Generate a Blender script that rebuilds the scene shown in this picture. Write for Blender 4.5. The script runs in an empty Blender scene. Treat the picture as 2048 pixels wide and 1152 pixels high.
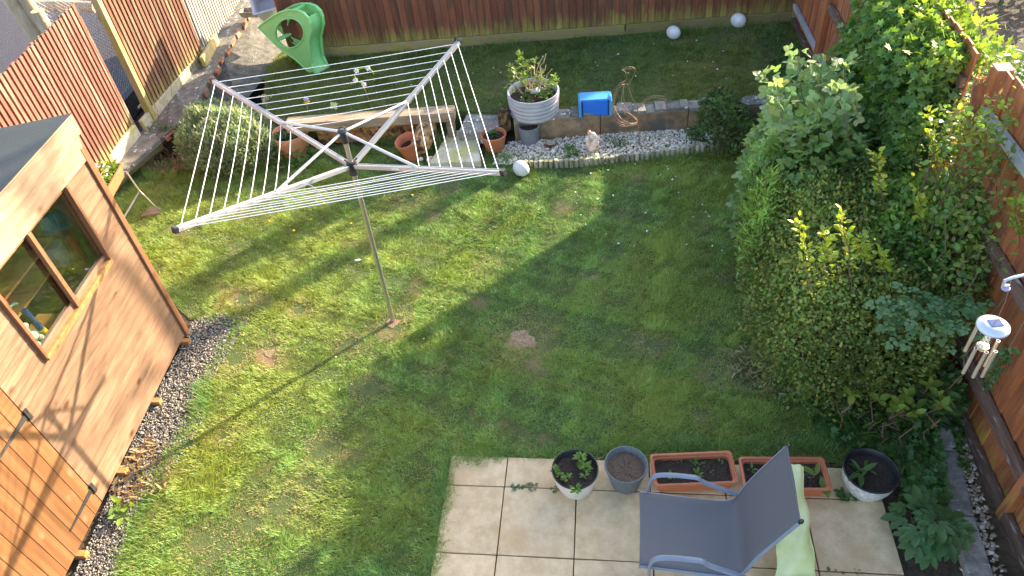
import bpy, math
import numpy as np
from mathutils import Vector, Matrix

# ------------------------------------------------------------------ camera, sky, sun, exposure
scene = bpy.context.scene
COL = scene.collection
K = 1.3
CAM_F, PITCH, ROLL, CAM_H = 1482.36, 0.758807, -0.120124, 4.10819 * K
fwd = np.array([0, math.cos(PITCH), -math.sin(PITCH)])
rt0 = np.array([1.0, 0, 0]); up0 = np.cross(rt0, fwd)
RT = math.cos(ROLL) * rt0 + math.sin(ROLL) * up0
UP = -math.sin(ROLL) * rt0 + math.cos(ROLL) * up0
cam_d = bpy.data.cameras.new('camera'); cam = bpy.data.objects.new('camera', cam_d); COL.objects.link(cam)
cam.matrix_world = Matrix(((RT[0], UP[0], -fwd[0], 0), (RT[1], UP[1], -fwd[1], 0), (RT[2], UP[2], -fwd[2], CAM_H), (0, 0, 0, 1)))
cam_d.sensor_width = 36; cam_d.lens = CAM_F / 2048 * 36; cam_d.clip_end = 2000; cam_d.clip_start = 0.05
scene.camera = cam

SUN_EL = math.radians(20.5)
SDX, SDY = 0.818, 0.575                                   # horizontal direction towards the sun
w = bpy.data.worlds.new('World'); scene.world = w; w.use_nodes = True
nt = w.node_tree; bg = nt.nodes['Background']
sky = nt.nodes.new('ShaderNodeTexSky'); sky.sky_type = 'NISHITA'; sky.sun_disc = False
sky.sun_elevation = SUN_EL; sky.sun_rotation = math.atan2(SDX, SDY); sky.altitude = 50; sky.dust_density = 2.0; sky.ozone_density = 0.6
nt.links.new(sky.outputs[0], bg.inputs[0]); bg.inputs[1].default_value = 0.15
sl = bpy.data.lights.new('sun', 'SUN'); sl.energy = 4.6; sl.angle = math.radians(0.6); sl.color = (1.0, 0.84, 0.60)
so = bpy.data.objects.new('sun', sl); COL.objects.link(so); so.location = (20, 14, 12)
so.rotation_euler = Vector((-SDX * math.cos(SUN_EL), -SDY * math.cos(SUN_EL), -math.sin(SUN_EL))).to_track_quat('-Z', 'Y').to_euler()
scene.view_settings.view_transform = 'Standard'; scene.view_settings.look = 'None'
scene.view_settings.exposure = 2.02; scene.view_settings.gamma = 1

rng = np.random.default_rng(11)
R = lambda a, b, n=None: rng.uniform(a, b, n)

# survey helpers: a sight line of the survey photograph met with a real plane of the garden
def ray(px, py): return fwd + (px - 1024) / CAM_F * RT - (py - 576) / CAM_F * UP
def B(px, py, z=0.0):
    d = ray(px, py); return np.array([0, 0, CAM_H]) + d * (z - CAM_H) / d[2]
def V(px, py, P0, n):
    d = ray(px, py); o = np.array([0, 0, CAM_H]); n = np.asarray(n, float)
    return o + d * (np.dot(np.asarray(P0, float) - o, n) / np.dot(d, n))
GV = np.array([0.152, 0.988, 0]); GU = np.array([0.988, -0.152, 0])     # garden axes

# ------------------------------------------------------------------ materials
def _n(t, k, **kw):
    n = t.nodes.new(k)
    for a, b in kw.items():
        try: setattr(n, a, b)
        except Exception: n.inputs[a].default_value = b
    return n
def mat(name, c1, c2=None, scale=8, rough=0.6, bump=0.0, bscale=None, stretch=(1, 1, 1), c3=None, scale3=3, metal=0, spec=0.5, tintamt=0.25, detail=6, lo=0.35, hi=0.65, lo3=.5, hi3=.62, zband=None):
    m = bpy.data.materials.new(name); m.use_nodes = True; t = m.node_tree; L = t.links
    b = t.nodes['Principled BSDF']; b.inputs['Roughness'].default_value = rough; b.inputs['Metallic'].default_value = metal
    b.inputs['Specular IOR Level'].default_value = spec
    geo = _n(t, 'ShaderNodeNewGeometry'); mp = _n(t, 'ShaderNodeMapping'); mp.inputs['Scale'].default_value = stretch
    L.new(geo.outputs['Position'], mp.inputs[0])
    at = _n(t, 'ShaderNodeAttribute', attribute_name='tint')
    off = _n(t, 'ShaderNodeVectorMath', operation='SCALE'); off.inputs[0].default_value = (13, 7, 5); L.new(at.outputs['Fac'], off.inputs['Scale'])
    ad = _n(t, 'ShaderNodeVectorMath', operation='ADD'); L.new(mp.outputs[0], ad.inputs[0]); L.new(off.outputs[0], ad.inputs[1])
    n1 = _n(t, 'ShaderNodeTexNoise'); n1.inputs['Scale'].default_value = scale; n1.inputs['Detail'].default_value = detail; n1.inputs['Roughness'].default_value = .65
    L.new(ad.outputs[0], n1.inputs['Vector'])
    def mix(fac, a, c):
        x = _n(t, 'ShaderNodeMix', data_type='RGBA'); 
        if hasattr(fac, 'links') or hasattr(fac, 'is_output'): L.new(fac, x.inputs[0])
        else: x.inputs[0].default_value = fac
        for s, v in ((x.inputs[6], a), (x.inputs[7], c)):
            if isinstance(v, tuple): s.default_value = (*v, 1)
            else: L.new(v, s)
        return x.outputs[2]
    def ramp(src, a, c):
        r = _n(t, 'ShaderNodeMapRange'); r.inputs['From Min'].default_value = a; r.inputs['From Max'].default_value = c; r.clamp = True
        L.new(src, r.inputs[0]); return r.outputs[0]
    col = mix(ramp(n1.outputs[0], lo, hi), c1, c2 or c1)
    if c3:
        n3 = _n(t, 'ShaderNodeTexNoise'); n3.inputs['Scale'].default_value = scale3; n3.inputs['Detail'].default_value = 5
        L.new(ad.outputs[0] if stretch != (1, 1, 1) else geo.outputs['Position'], n3.inputs['Vector'])
        col = mix(ramp(n3.outputs[0], lo3, hi3), col, c3)
    if zband:                                            # algae that climbs from the damp foot: (colour, z0, z1)
        sx = _n(t, 'ShaderNodeSeparateXYZ'); L.new(geo.outputs['Position'], sx.inputs[0])
        nz = _n(t, 'ShaderNodeTexNoise'); nz.inputs['Scale'].default_value = 3.5; nz.inputs['Detail'].default_value = 8; L.new(ad.outputs[0], nz.inputs['Vector'])
        mm = _n(t, 'ShaderNodeMath', operation='MULTIPLY_ADD'); L.new(nz.outputs[0], mm.inputs[0]); mm.inputs[1].default_value = (zband[2] - zband[1]) * 2.6; L.new(sx.outputs[2], mm.inputs[2])
        h = (zband[2] - zband[1]) * 1.3
        col = mix(ramp(mm.outputs[0], zband[2] + h, zband[1] + h), col, zband[0])
    # value variation by piece
    if tintamt:
        mr = _n(t, 'ShaderNodeMapRange'); mr.inputs['To Min'].default_value = 1 - tintamt; mr.inputs['To Max'].default_value = 1 + tintamt; L.new(at.outputs['Fac'], mr.inputs[0])
        vm = _n(t, 'ShaderNodeVectorMath', operation='SCALE'); L.new(col, vm.inputs[0]); L.new(mr.outputs[0], vm.inputs['Scale']); col = vm.outputs[0]
    L.new(col, b.inputs['Base Color'])
    if bump:
        nb = _n(t, 'ShaderNodeTexNoise'); nb.inputs['Scale'].default_value = bscale or scale * 3; nb.inputs['Detail'].default_value = 8
        L.new(ad.outputs[0], nb.inputs['Vector'])
        bp = _n(t, 'ShaderNodeBump'); bp.inputs['Strength'].default_value = bump; bp.inputs['Distance'].default_value = 0.01
        L.new(nb.outputs[0], bp.inputs['Height']); L.new(bp.outputs[0], b.inputs['Normal'])
    return m
def knotwood(name, base, late, knot, axis, rough=.55, scale=1.0, tintamt=.16, pale=None):
    """sawn softwood: streaks along axis, oval knots"""
    m = bpy.data.materials.new(name); m.use_nodes = True; t = m.node_tree; L = t.links; b = t.nodes['Principled BSDF']
    b.inputs['Roughness'].default_value = rough; b.inputs['Specular IOR Level'].default_value = .35
    geo = _n(t, 'ShaderNodeNewGeometry'); at = _n(t, 'ShaderNodeAttribute', attribute_name='tint')
    off = _n(t, 'ShaderNodeVectorMath', operation='SCALE'); off.inputs[0].default_value = (17, 9, 23); L.new(at.outputs['Fac'], off.inputs['Scale'])
    ad = _n(t, 'ShaderNodeVectorMath', operation='ADD'); L.new(geo.outputs['Position'], ad.inputs[0]); L.new(off.outputs[0], ad.inputs[1])
    def mp(s):
        x = _n(t, 'ShaderNodeMapping'); x.inputs['Scale'].default_value = s; L.new(ad.outputs[0], x.inputs[0]); return x.outputs[0]
    sx = [22.0, 22.0, 22.0]; sx[axis] = 1.1; kx = [8.0, 8.0, 8.0]; kx[axis] = 4.5
    n1 = _n(t, 'ShaderNodeTexNoise'); n1.inputs['Scale'].default_value = 1 * scale; n1.inputs['Detail'].default_value = 7; n1.inputs['Distortion'].default_value = .5; L.new(mp(tuple(sx)), n1.inputs['Vector'])
    vo = _n(t, 'ShaderNodeTexVoronoi'); vo.inputs['Scale'].default_value = 1; vo.inputs['Randomness'].default_value = 1; L.new(mp(tuple(kx)), vo.inputs['Vector'])
    r1 = _n(t, 'ShaderNodeMapRange'); r1.inputs['From Min'].default_value = .36; r1.inputs['From Max'].default_value = .66; L.new(n1.outputs[0], r1.inputs[0])
    r2 = _n(t, 'ShaderNodeMapRange'); r2.inputs['From Min'].default_value = .27; r2.inputs['From Max'].default_value = .10; L.new(vo.outputs['Distance'], r2.inputs[0])
    x = _n(t, 'ShaderNodeMix', data_type='RGBA'); x.inputs[6].default_value = (*base, 1); x.inputs[7].default_value = (*late, 1); L.new(r1.outputs[0], x.inputs[0])
    y = _n(t, 'ShaderNodeMix', data_type='RGBA'); y.inputs[7].default_value = (*knot, 1); nk_ = _n(t, 'ShaderNodeTexNoise'); nk_.inputs['Scale'].default_value = 3.5; L.new(ad.outputs[0], nk_.inputs['Vector']); rk = _n(t, 'ShaderNodeMapRange'); rk.inputs['From Min'].default_value = .46; rk.inputs['From Max'].default_value = .60; L.new(nk_.outputs[0], rk.inputs[0]); km = _n(t, 'ShaderNodeMath', operation='MULTIPLY'); L.new(r2.outputs[0], km.inputs[0]); L.new(rk.outputs[0], km.inputs[1]); L.new(km.outputs[0], y.inputs[0]); L.new(x.outputs[2], y.inputs[6])
    mr = _n(t, 'ShaderNodeMapRange'); mr.inputs['To Min'].default_value = 1 - tintamt; mr.inputs['To Max'].default_value = 1 + tintamt; L.new(at.outputs['Fac'], mr.inputs[0])
    n2 = _n(t, 'ShaderNodeTexNoise'); n2.inputs['Scale'].default_value = 1.6; n2.inputs['Detail'].default_value = 4; L.new(geo.outputs['Position'], n2.inputs['Vector'])
    m2 = _n(t, 'ShaderNodeMapRange'); m2.inputs['From Min'].default_value = .35; m2.inputs['From Max'].default_value = .65; m2.inputs['To Min'].default_value = .86; m2.inputs['To Max'].default_value = 1.1; L.new(n2.outputs[0], m2.inputs[0])
    mu = _n(t, 'ShaderNodeMath', operation='MULTIPLY'); L.new(mr.outputs[0], mu.inputs[0]); L.new(m2.outputs[0], mu.inputs[1])
    vm = _n(t, 'ShaderNodeVectorMath', operation='SCALE'); L.new(y.outputs[2], vm.inputs[0]); L.new(mu.outputs[0], vm.inputs['Scale']); L.new(vm.outputs[0], b.inputs['Base Color'])
    bp = _n(t, 'ShaderNodeBump'); bp.inputs['Strength'].default_value = .35; bp.inputs['Distance'].default_value = .004; L.new(n1.outputs[0], bp.inputs['Height']); L.new(bp.outputs[0], b.inputs['Normal'])
    return m
def leafmat(name, rough=.45, trans=.35, spec=.4):
    """leaf / blade: its own colour comes from the per-leaf attribute, light also passes through"""
    m = bpy.data.materials.new(name); m.use_nodes = True; t = m.node_tree; L = t.links; b = t.nodes['Principled BSDF']; o = t.nodes['Material Output']
    at = _n(t, 'ShaderNodeAttribute', attribute_name='Col'); L.new(at.outputs['Color'], b.inputs['Base Color'])
    b.inputs['Roughness'].default_value = rough; b.inputs['Specular IOR Level'].default_value = spec
    tr = _n(t, 'ShaderNodeBsdfTranslucent'); hs = _n(t, 'ShaderNodeHueSaturation'); hs.inputs['Saturation'].default_value = 1.15; hs.inputs['Value'].default_value = 1.5; hs.inputs['Hue'].default_value = .485
    L.new(at.outputs['Color'], hs.inputs['Color']); L.new(hs.outputs[0], tr.inputs[0])
    mx = _n(t, 'ShaderNodeMixShader'); mx.inputs[0].default_value = trans; L.new(b.outputs[0], mx.inputs[1]); L.new(tr.outputs[0], mx.inputs[2]); L.new(mx.outputs[0], o.inputs[0])
    return m
M = {}
M['leaf'] = leafmat('leaf'); M['gloss_leaf'] = leafmat('glossy leaf', .45, .3, .35); M['grass'] = leafmat('grass blade', .55, .35, .3)
M['petal'] = leafmat('petal', .6, .2, .2); M['stone_col'] = leafmat('stone chips', .75, 0.0, .3)
M['earth'] = mat('earth', (.045, .03, .02), (.1, .07, .045), 22, .95, .8, 60)
M['soil'] = mat('potting soil', (.018, .012, .009), (.075, .05, .035), 70, .95, 1, 140, tintamt=0)
M['drysoil'] = mat('dry potting soil', (.09, .055, .035), (.2, .13, .09), 90, .95, 1, 160, tintamt=0)
M['thatch'] = mat('lawn base', (.05, .08, .018), (.10, .125, .035), 26, .95, .9, 90, c3=(.24, .16, .085), scale3=1.7, lo3=.56, hi3=.68)
M['bark'] = mat('bark mulch ground', (.02, .015, .013), (.11, .085, .07), 34, .95, 1, 80)
M['drive'] = mat('purple gravel', (.012, .012, .018), (.085, .08, .105), 45, .9, 1, 90)
M['slab'] = mat('riven slab', (.565, .40, .22), (.74, .555, .34), 9, .85, .4, 90, c3=(.54, .36, .19), scale3=2.4, tintamt=.08, detail=12, lo=.36, hi=.64, lo3=.52, hi3=.76)
M['joint'] = mat('slab joint', (.03, .025, .018), (.07, .055, .035), 40, .95)
M['concrete'] = mat('old concrete', (.15, .14, .12), (.34, .31, .27), 14, .9, .7, 50, c3=(.5, .5, .46), scale3=26, lo3=.66, hi3=.7)
M['lichen'] = mat('lichened concrete', (.13, .12, .10), (.27, .25, .22), 9, .9, .6, 40, c3=(.62, .62, .58), scale3=15, lo3=.62, hi3=.66)
M['paleconc'] = mat('pale concrete', (.42, .36, .24), (.6, .54, .40), 7, .9, .5, 30, c3=(.42, .4, .12), scale3=2.5)
M['dash'] = mat('pebble dash', (.06, .057, .05), (.15, .14, .12), 9, .95, 1, 60, c3=(.42, .40, .36), scale3=34, lo3=.68, hi3=.7)
M['brick'] = mat('worn brick', (.34, .13, .07), (.46, .22, .13), 16, .9, .7, 50, c3=(.16, .13, .1), scale3=8)
M['lowwall'] = mat('brown garden wall', (.17, .11, .06), (.30, .21, .125), 10, .95, .8, 60, c3=(.13, .11, .09), scale3=4)
M['rot'] = mat('rotten log', (.16, .075, .03), (.48, .28, .12), 14, .95, 1, 30, c3=(.07, .035, .02), scale3=9)
M['sleeper'] = mat('weathered sleeper', (.2, .14, .09), (.36, .27, .18), 3, .85, .6, 20, stretch=(1, 8, 8))
M['shedwall'] = knotwood('pale shiplap', (.28, .172, .11), (.19, .108, .067), (.10, .04, .02), 1)
M['sheddoor'] = knotwood('golden door boards', (.235, .113, .048), (.165, .072, .029), (.29, .165, .095), 2)
M['shedtrim'] = knotwood('brown trim', (.27, .13, .065), (.2, .085, .045), (.12, .05, .025), 2)
M['fascia'] = knotwood('fascia board', (.32, .235, .165), (.23, .16, .105), (.18, .09, .045), 1)
M['shedin'] = knotwood('inner shed wood', (.42, .25, .12), (.32, .18, .08), (.2, .1, .05), 1)
M['bearer'] = knotwood('green treated bearer', (.42, .24, .09), (.33, .17, .06), (.2, .09, .04), 0)
M['felt'] = mat('mineral felt', (.022, .03, .034), (.075, .09, .098), 200, .9, .6, 300, c3=(.045, .055, .06), scale3=2, tintamt=0)
M['redfence'] = mat('faded red slats', (.18, .058, .036), (.26, .115, .08), 2.5, .75, .5, 14, stretch=(7, 7, 1), c3=(.33, .235, .17), scale3=1.6, lo3=.52, hi3=.68, tintamt=.22, zband=((.42, .36, .10), .3, .62))
M['greyfence'] = mat('weathered slats', (.13, .045, .025), (.20, .10, .06), 2.2, .8, .5, 14, stretch=(7, 7, 1), c3=(.24, .15, .09), scale3=1.2, tintamt=.25, zband=((.34, .30, .09), .4, .8))
M['palefence'] = mat('bleached slats', (.24, .22, .2), (.34, .31, .27), 2.2, .8, .5, 14, stretch=(7, 7, 1), tintamt=.2)
M['backfence'] = mat('dark red boards', (.17, .055, .028), (.25, .09, .045), 2, .7, .4, 10, stretch=(7, 7, 1), c3=(.13, .055, .03), scale3=1.4, tintamt=.28, zband=((.28, .26, .06), .38, .63))
M['gravelboard'] = mat('mossy gravel board', (.26, .19, .09), (.36, .27, .13), 3, .85, .5, 20, stretch=(1, 7, 7), c3=(.26, .26, .05), scale3=3)
M['rfence'] = mat('orange red boards', (.36, .105, .038), (.48, .17, .065), 2, .65, .4, 12, stretch=(7, 7, 1), c3=(.26, .09, .045), scale3=2.4, tintamt=.16, zband=((.42, .33, .05), -.25, .25))
M['rail'] = mat('worn fence rail', (.12, .065, .045), (.2, .12, .09), 3, .7, .5, 20, stretch=(4, 1, 8), c3=(.38, .34, .32), scale3=5, lo3=.6, hi3=.66)
M['palerail'] = mat('bleached rail', (.36, .36, .38), (.5, .5, .5), 5, .8, .4, 30)
M['mosspost'] = mat('post with algae', (.38, .15, .05), (.5, .22, .08), 3, .75, .4, 14, stretch=(6, 6, 1), zband=((.5, .42, .03), .3, 1.2))
M['oldpost'] = mat('grey brown post', (.26, .2, .11), (.42, .33, .19), 3, .8, .5, 14, stretch=(6, 6, 1), c3=(.3, .3, .06), scale3=4)
M['logwood'] = mat('stripped log', (.36, .25, .15), (.52, .4, .27), 3, .8, .5, 14, stretch=(5, 5, 1))
M['logroll'] = mat('log roll', (.3, .26, .2), (.48, .43, .34), 4, .85, .5, 20, stretch=(5, 5, 1), c3=(.2, .2, .08), scale3=5)
M['alu'] = mat('brushed aluminium', (.56, .56, .58), (.64, .63, .64), 3, .34, metal=.55, tintamt=.04)
M['steel'] = mat('galvanised pole', (.55, .53, .48), (.62, .6, .55), 9, .33, metal=.9, tintamt=.03)
M['blackp'] = mat('black plastic', (.018, .018, .02), (.03, .03, .033), 8, .35)
M['line'] = mat('white line', (.78, .78, .78), None, 5, .5, tintamt=.03)
M['terra'] = mat('terracotta plastic', (.50, .15, .065), (.55, .18, .085), 9, .5, .1, tintamt=.04)
M['terrac'] = mat('clay terracotta', (.56, .22, .11), (.66, .30, .16), 8, .75, .3, tintamt=.04)
M['planter'] = mat('white planter', (.40, .40, .43), (.50, .49, .52), 6, .5, .1, tintamt=.03)
M['greypot'] = mat('grey plastic pot', (.10, .115, .125), (.15, .165, .175), 40, .45, .1, tintamt=.02)
M['speckle'] = mat('speckled grey pot', (.14, .16, .18), (.24, .26, .28), 60, .6, .2, tintamt=.02)
M['crackle'] = mat('crackle white ceramic', (.66, .64, .58), (.42, .44, .46), 26, .4, .1, c3=(.78, .77, .74), scale3=40, tintamt=0)
M['cream'] = mat('stained white ceramic', (.72, .68, .62), (.6, .5, .4), 6, .4, .05, tintamt=0)
M['ball'] = mat('white glass ball', (.72, .72, .74), (.62, .61, .62), 12, .35, .1, c3=(.4, .35, .28), scale3=9, lo3=.66, hi3=.72, tintamt=0)
M['green'] = mat('green plastic', (.27, .68, .24), (.31, .72, .28), 4, .4, tintamt=.04)
M['bluep'] = mat('blue plastic', (.01, .16, .72), (.012, .19, .78), 4, .35, tintamt=.02)
M['blued'] = mat('sky blue plastic', (.06, .30, .66), (.08, .34, .7), 4, .35, tintamt=.02)
M['navy'] = mat('dark blue plastic', (.01, .035, .16), None, 4, .4, tintamt=.02)
M['crate'] = mat('milky plastic', (.36, .38, .44), (.48, .5, .55), 5, .35, tintamt=.02)
M['gnome'] = mat('pale shell stone', (.68, .5, .42), (.8, .72, .66), 30, .8, .6, 40, c3=(.5, .32, .22), scale3=14, tintamt=0)
M['rust'] = mat('rusty wire', (.3, .17, .11), (.42, .28, .2), 30, .6, metal=.4)
M['tex'] = None
M['powder'] = mat('grey powder coat', (.19, .22, .28), (.22, .25, .31), 5, .33, tintamt=.02)
M['bagm'] = mat('pale green polythene', (.62, .66, .27), (.74, .76, .42), 5, .38, .6, 9, tintamt=0)
M['silver'] = mat('silver plastic', (.56, .60, .70), (.64, .66, .72), 5, .3, metal=.3, tintamt=0)
M['solar'] = mat('solar cell', (.02, .04, .14), (.03, .07, .2), 5, .15, tintamt=0)
M['tube'] = mat('champagne tube', (.62, .56, .46), (.7, .64, .54), 5, .3, metal=.7, tintamt=.02)
M['iron'] = mat('black iron', (.025, .025, .027), (.05, .05, .05), 20, .5)
M['twig'] = mat('twig', (.12, .07, .045), (.22, .14, .09), 20, .85)
M['tan'] = mat('dry tan stem', (.42, .3, .16), (.5, .38, .22), 20, .8)
M['white'] = mat('off white', (.7, .7, .68), (.6, .6, .58), 20, .6)
M['toywhite'] = mat('grey white plush', (.55, .56, .52), (.42, .43, .4), 30, .9, .6, 60)
M['red'] = mat('red plastic', (.5, .02, .015), None, 5, .35); M['lime'] = mat('lime plastic', (.25, .55, .03), None, 5, .4)
M['teal'] = mat('dark teal plastic', (.05, .13, .11), (.08, .18, .15), 5, .3); M['yellow'] = mat('yellow plastic', (.72, .5, .03), None, 5, .4)
M['tealb'] = mat('light blue packaging', (.03, .22, .4), (.1, .4, .55), 9, .5)
M['purple'] = mat('purple grey', (.4, .38, .55), None, 5, .5)
M['chain'] = mat('chain link wire', (.42, .4, .36), (.5, .48, .42), 20, .5, metal=.5)
def fabric():
    m = bpy.data.materials.new('woven sling fabric'); m.use_nodes = True; t = m.node_tree; L = t.links; b = t.nodes['Principled BSDF']; b.inputs['Roughness'].default_value = .7
    tc = _n(t, 'ShaderNodeNewGeometry'); wv = _n(t, 'ShaderNodeTexWave'); wv.inputs['Scale'].default_value = 70; wv.bands_direction = 'X'; L.new(tc.outputs['Position'], wv.inputs['Vector'])
    w2 = _n(t, 'ShaderNodeTexWave'); w2.inputs['Scale'].default_value = 70; w2.bands_direction = 'Y'; L.new(tc.outputs['Position'], w2.inputs['Vector'])
    no = _n(t, 'ShaderNodeTexNoise'); no.inputs['Scale'].default_value = 500; L.new(tc.outputs['Position'], no.inputs['Vector'])
    a = _n(t, 'ShaderNodeMath', operation='MULTIPLY'); L.new(wv.outputs[1], a.inputs[0]); L.new(w2.outputs[1], a.inputs[1])
    a2 = _n(t, 'ShaderNodeMath', operation='ADD'); L.new(a.outputs[0], a2.inputs[0]); L.new(no.outputs[0], a2.inputs[1])
    x = _n(t, 'ShaderNodeMix', data_type='RGBA'); x.inputs[6].default_value = (.072, .07, .076, 1); x.inputs[7].default_value = (.165, .16, .172, 1)
    r = _n(t, 'ShaderNodeMapRange'); r.inputs['From Min'].default_value = .3; r.inputs['From Max'].default_value = 1.2; L.new(a2.outputs[0], r.inputs[0]); L.new(r.outputs[0], x.inputs[0]); L.new(x.outputs[2], b.inputs['Base Color'])
    return m
M['tex'] = fabric()
def glassmat(name='window glass'):
    m = bpy.data.materials.new(name); m.use_nodes = True; t = m.node_tree; L = t.links; o = t.nodes['Material Output']; t.nodes.remove(t.nodes['Principled BSDF'])
    tr = _n(t, 'ShaderNodeBsdfTransparent'); tr.inputs[0].default_value = (.93, .95, .93, 1); gl = _n(t, 'ShaderNodeBsdfGlossy'); gl.inputs['Roughness'].default_value = .02
    lw_ = _n(t, 'ShaderNodeLayerWeight'); pw = _n(t, 'ShaderNodeMath', operation='POWER'); L.new(lw_.outputs['Facing'], pw.inputs[0]); pw.inputs[1].default_value = 4.0; fr = _n(t, 'ShaderNodeMath', operation='MULTIPLY_ADD'); L.new(pw.outputs[0], fr.inputs[0]); fr.inputs[1].default_value = .8; fr.inputs[2].default_value = .13; mx = _n(t, 'ShaderNodeMixShader'); L.new(fr.outputs[0], mx.inputs[0]); L.new(tr.outputs[0], mx.inputs[1]); L.new(gl.outputs[0], mx.inputs[2]); L.new(mx.outputs[0], o.inputs[0]); return m
M['glass'] = glassmat()

# ------------------------------------------------------------------ mesh building
class MB:
    def __init__(s): s.v = []; s.f = []; s.t = []
    def add(s, vs, fs, tint=None):
        b = len(s.v); t = float(R(0, 1)) if tint is None else tint
        s.v += [tuple(map(float, p)) for p in vs]; s.f += [tuple(i + b for i in f) for f in fs]; s.t += [t] * len(vs); return s
    def box(s, c, size, ax=None, tint=None):
        ax = np.eye(3) if ax is None else np.array(ax, float); h = np.array(size) / 2; c = np.asarray(c, float); vs = []
        for i in (-1, 1):
            for j in (-1, 1):
                for k in (-1, 1): vs.append(c + ax[0] * h[0] * i + ax[1] * h[1] * j + ax[2] * h[2] * k)
        return s.add(vs, [(0, 1, 3, 2), (4, 6, 7, 5), (0, 4, 5, 1), (2, 3, 7, 6), (0, 2, 6, 4), (1, 5, 7, 3)], tint)
    def hexa(s, bot, top, tint=None):                     # two matching polygons joined
        n = len(bot); return s.add(list(bot) + list(top), [tuple(range(n))[::-1], tuple(range(n, 2 * n))] + [(i, (i + 1) % n, n + (i + 1) % n, n + i) for i in range(n)], tint)
    def bar(s, a, b, w, h, up=(0, 0, 1), tint=None):
        a = np.asarray(a, float); b = np.asarray(b, float); d = b - a; l = np.linalg.norm(d); d = d / l; sd = np.cross(d, up); sd = sd / (np.linalg.norm(sd) + 1e-9); u = np.cross(sd, d)
        return s.box((a + b) / 2, (l, w, h), (d, sd, u), tint)
    def tube(s, pts, r, n=8, cap=True, tint=None, closed=False):
        pts = [np.asarray(p, float) for p in pts]; m = len(pts); rs = r if hasattr(r, '__len__') else [r] * m; vs = []; prev = None
        for i, p in enumerate(pts):
            if closed: d = pts[(i + 1) % m] - pts[i - 1]
            else: d = pts[min(i + 1, m - 1)] - pts[max(i - 1, 0)]
            d = d / (np.linalg.norm(d) + 1e-9)
            if prev is None: a = np.cross(d, (0, 0, 1) if abs(d[2]) < .9 else (1, 0, 0))
            else: a = prev - d * np.dot(prev, d)
            a = a / (np.linalg.norm(a) + 1e-9); prev = a; b = np.cross(d, a)
            for k in range(n):
                an = 2 * math.pi * k / n; vs.append(p + rs[i] * (math.cos(an) * a + math.sin(an) * b))
        fs = []
        for i in range(m if closed else m - 1):
            j = (i + 1) % m
            for k in range(n): fs.append((i * n + k, i * n + (k + 1) % n, j * n + (k + 1) % n, j * n + k))
        if cap and not closed: fs += [tuple(range(n))[::-1], tuple((m - 1) * n + k for k in range(n))]
        return s.add(vs, fs, tint)
    def lathe(s, prof, c=(0, 0, 0), n=32, tint=None, sx=1, sy=1, wob=0, ax=None, caps=True):
        c = np.asarray(c, float); vs = []; ax = np.eye(3) if ax is None else np.array(ax)
        for r, z in prof:
            for k in range(n):
                a = 2 * math.pi * k / n; rr = r * (1 + wob * math.sin(3 * a + z * 20)); vs.append(c + ax[0] * rr * math.cos(a) * sx + ax[1] * rr * math.sin(a) * sy + ax[2] * z)
        m = len(prof); fs = [(i * n + k, i * n + (k + 1) % n, (i + 1) * n + (k + 1) % n, (i + 1) * n + k) for i in range(m - 1) for k in range(n)]
        if caps and prof[0][0] > 1e-4: fs.append(tuple(range(n))[::-1])
        if caps and prof[-1][0] > 1e-4: fs.append(tuple((m - 1) * n + k for k in range(n)))
        return s.add(vs, fs, tint)
    def rrect(s, c, prof, n=5, r=.02, ax=None, tint=None, caps=(True, True)):
        """stack of rounded rectangles: prof = [(halfx, halfy, z), ...]"""
        c = np.asarray(c, float); ax = np.eye(3) if ax is None else np.array(ax); vs = []; cnt = 4 * n
        for hx, hy, z in prof:
            q = min(r, hx * .9, hy * .9)
            for qi, (sx_, sy_) in enumerate(((1, 1), (-1, 1), (-1, -1), (1, -1))):
                for k in range(n):
                    a = math.pi / 2 * (qi + k / (n - 1)); vs.append(c + ax[0] * (sx_ * (hx - q) + q * math.cos(a)) + ax[1] * (sy_ * (hy - q) + q * math.sin(a)) + ax[2] * z)
        fs = [(i * cnt + k, i * cnt + (k + 1) % cnt, (i + 1) * cnt + (k + 1) % cnt, (i + 1) * cnt + k) for i in range(len(prof) - 1) for k in range(cnt)]
        if caps[0]: fs.append(tuple(range(cnt))[::-1])
        if caps[1]: fs.append(tuple((len(prof) - 1) * cnt + k for k in range(cnt)))
        return s.add(vs, fs, tint)
    def build(s, name, m, parent=None, smooth=False, bevel=0, label=None, loc=None):
        me = bpy.data.meshes.new(name); o = bpy.data.objects.new(name, me); COL.objects.link(o)
        org = np.zeros(3)
        if parent is not None: org = np.array(parent.get('_org', (0, 0, 0)), float); o.parent = parent; org = org
        elif loc is not None: org = np.array(loc, float); o.location = loc
        if parent is None and loc is None:
            a = np.array(s.v); org = np.array([(a[:, 0].min() + a[:, 0].max()) / 2, (a[:, 1].min() + a[:, 1].max()) / 2, a[:, 2].min()]); o.location = org
        o['_org'] = [float(x) for x in org]
        me.from_pydata([tuple(np.array(p) - org) for p in s.v], [], s.f)
        if parent is not None and 'kids' not in parent: pass
        at = me.attributes.new('tint', 'FLOAT', 'POINT'); at.data.foreach_set('value', s.t)
        me.materials.append(m)
        if smooth:
            for p in me.polygons: p.use_smooth = True
            try: me.set_sharp_from_angle(angle=math.radians(42))
            except Exception: pass
        if bevel:
            md = o.modifiers.new('bevel', 'BEVEL'); md.width = bevel; md.segments = 2; md.limit_method = 'ANGLE'
        if label: o['label'] = label
        me.update(); return o
def thing(name, loc, label, cat, group=None):
    o = bpy.data.objects.new(name, None); COL.objects.link(o); o.location = [float(x) for x in loc]; o['_org'] = [float(x) for x in loc]; o.empty_display_size = .1
    return tag(o, label, cat, group)
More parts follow.
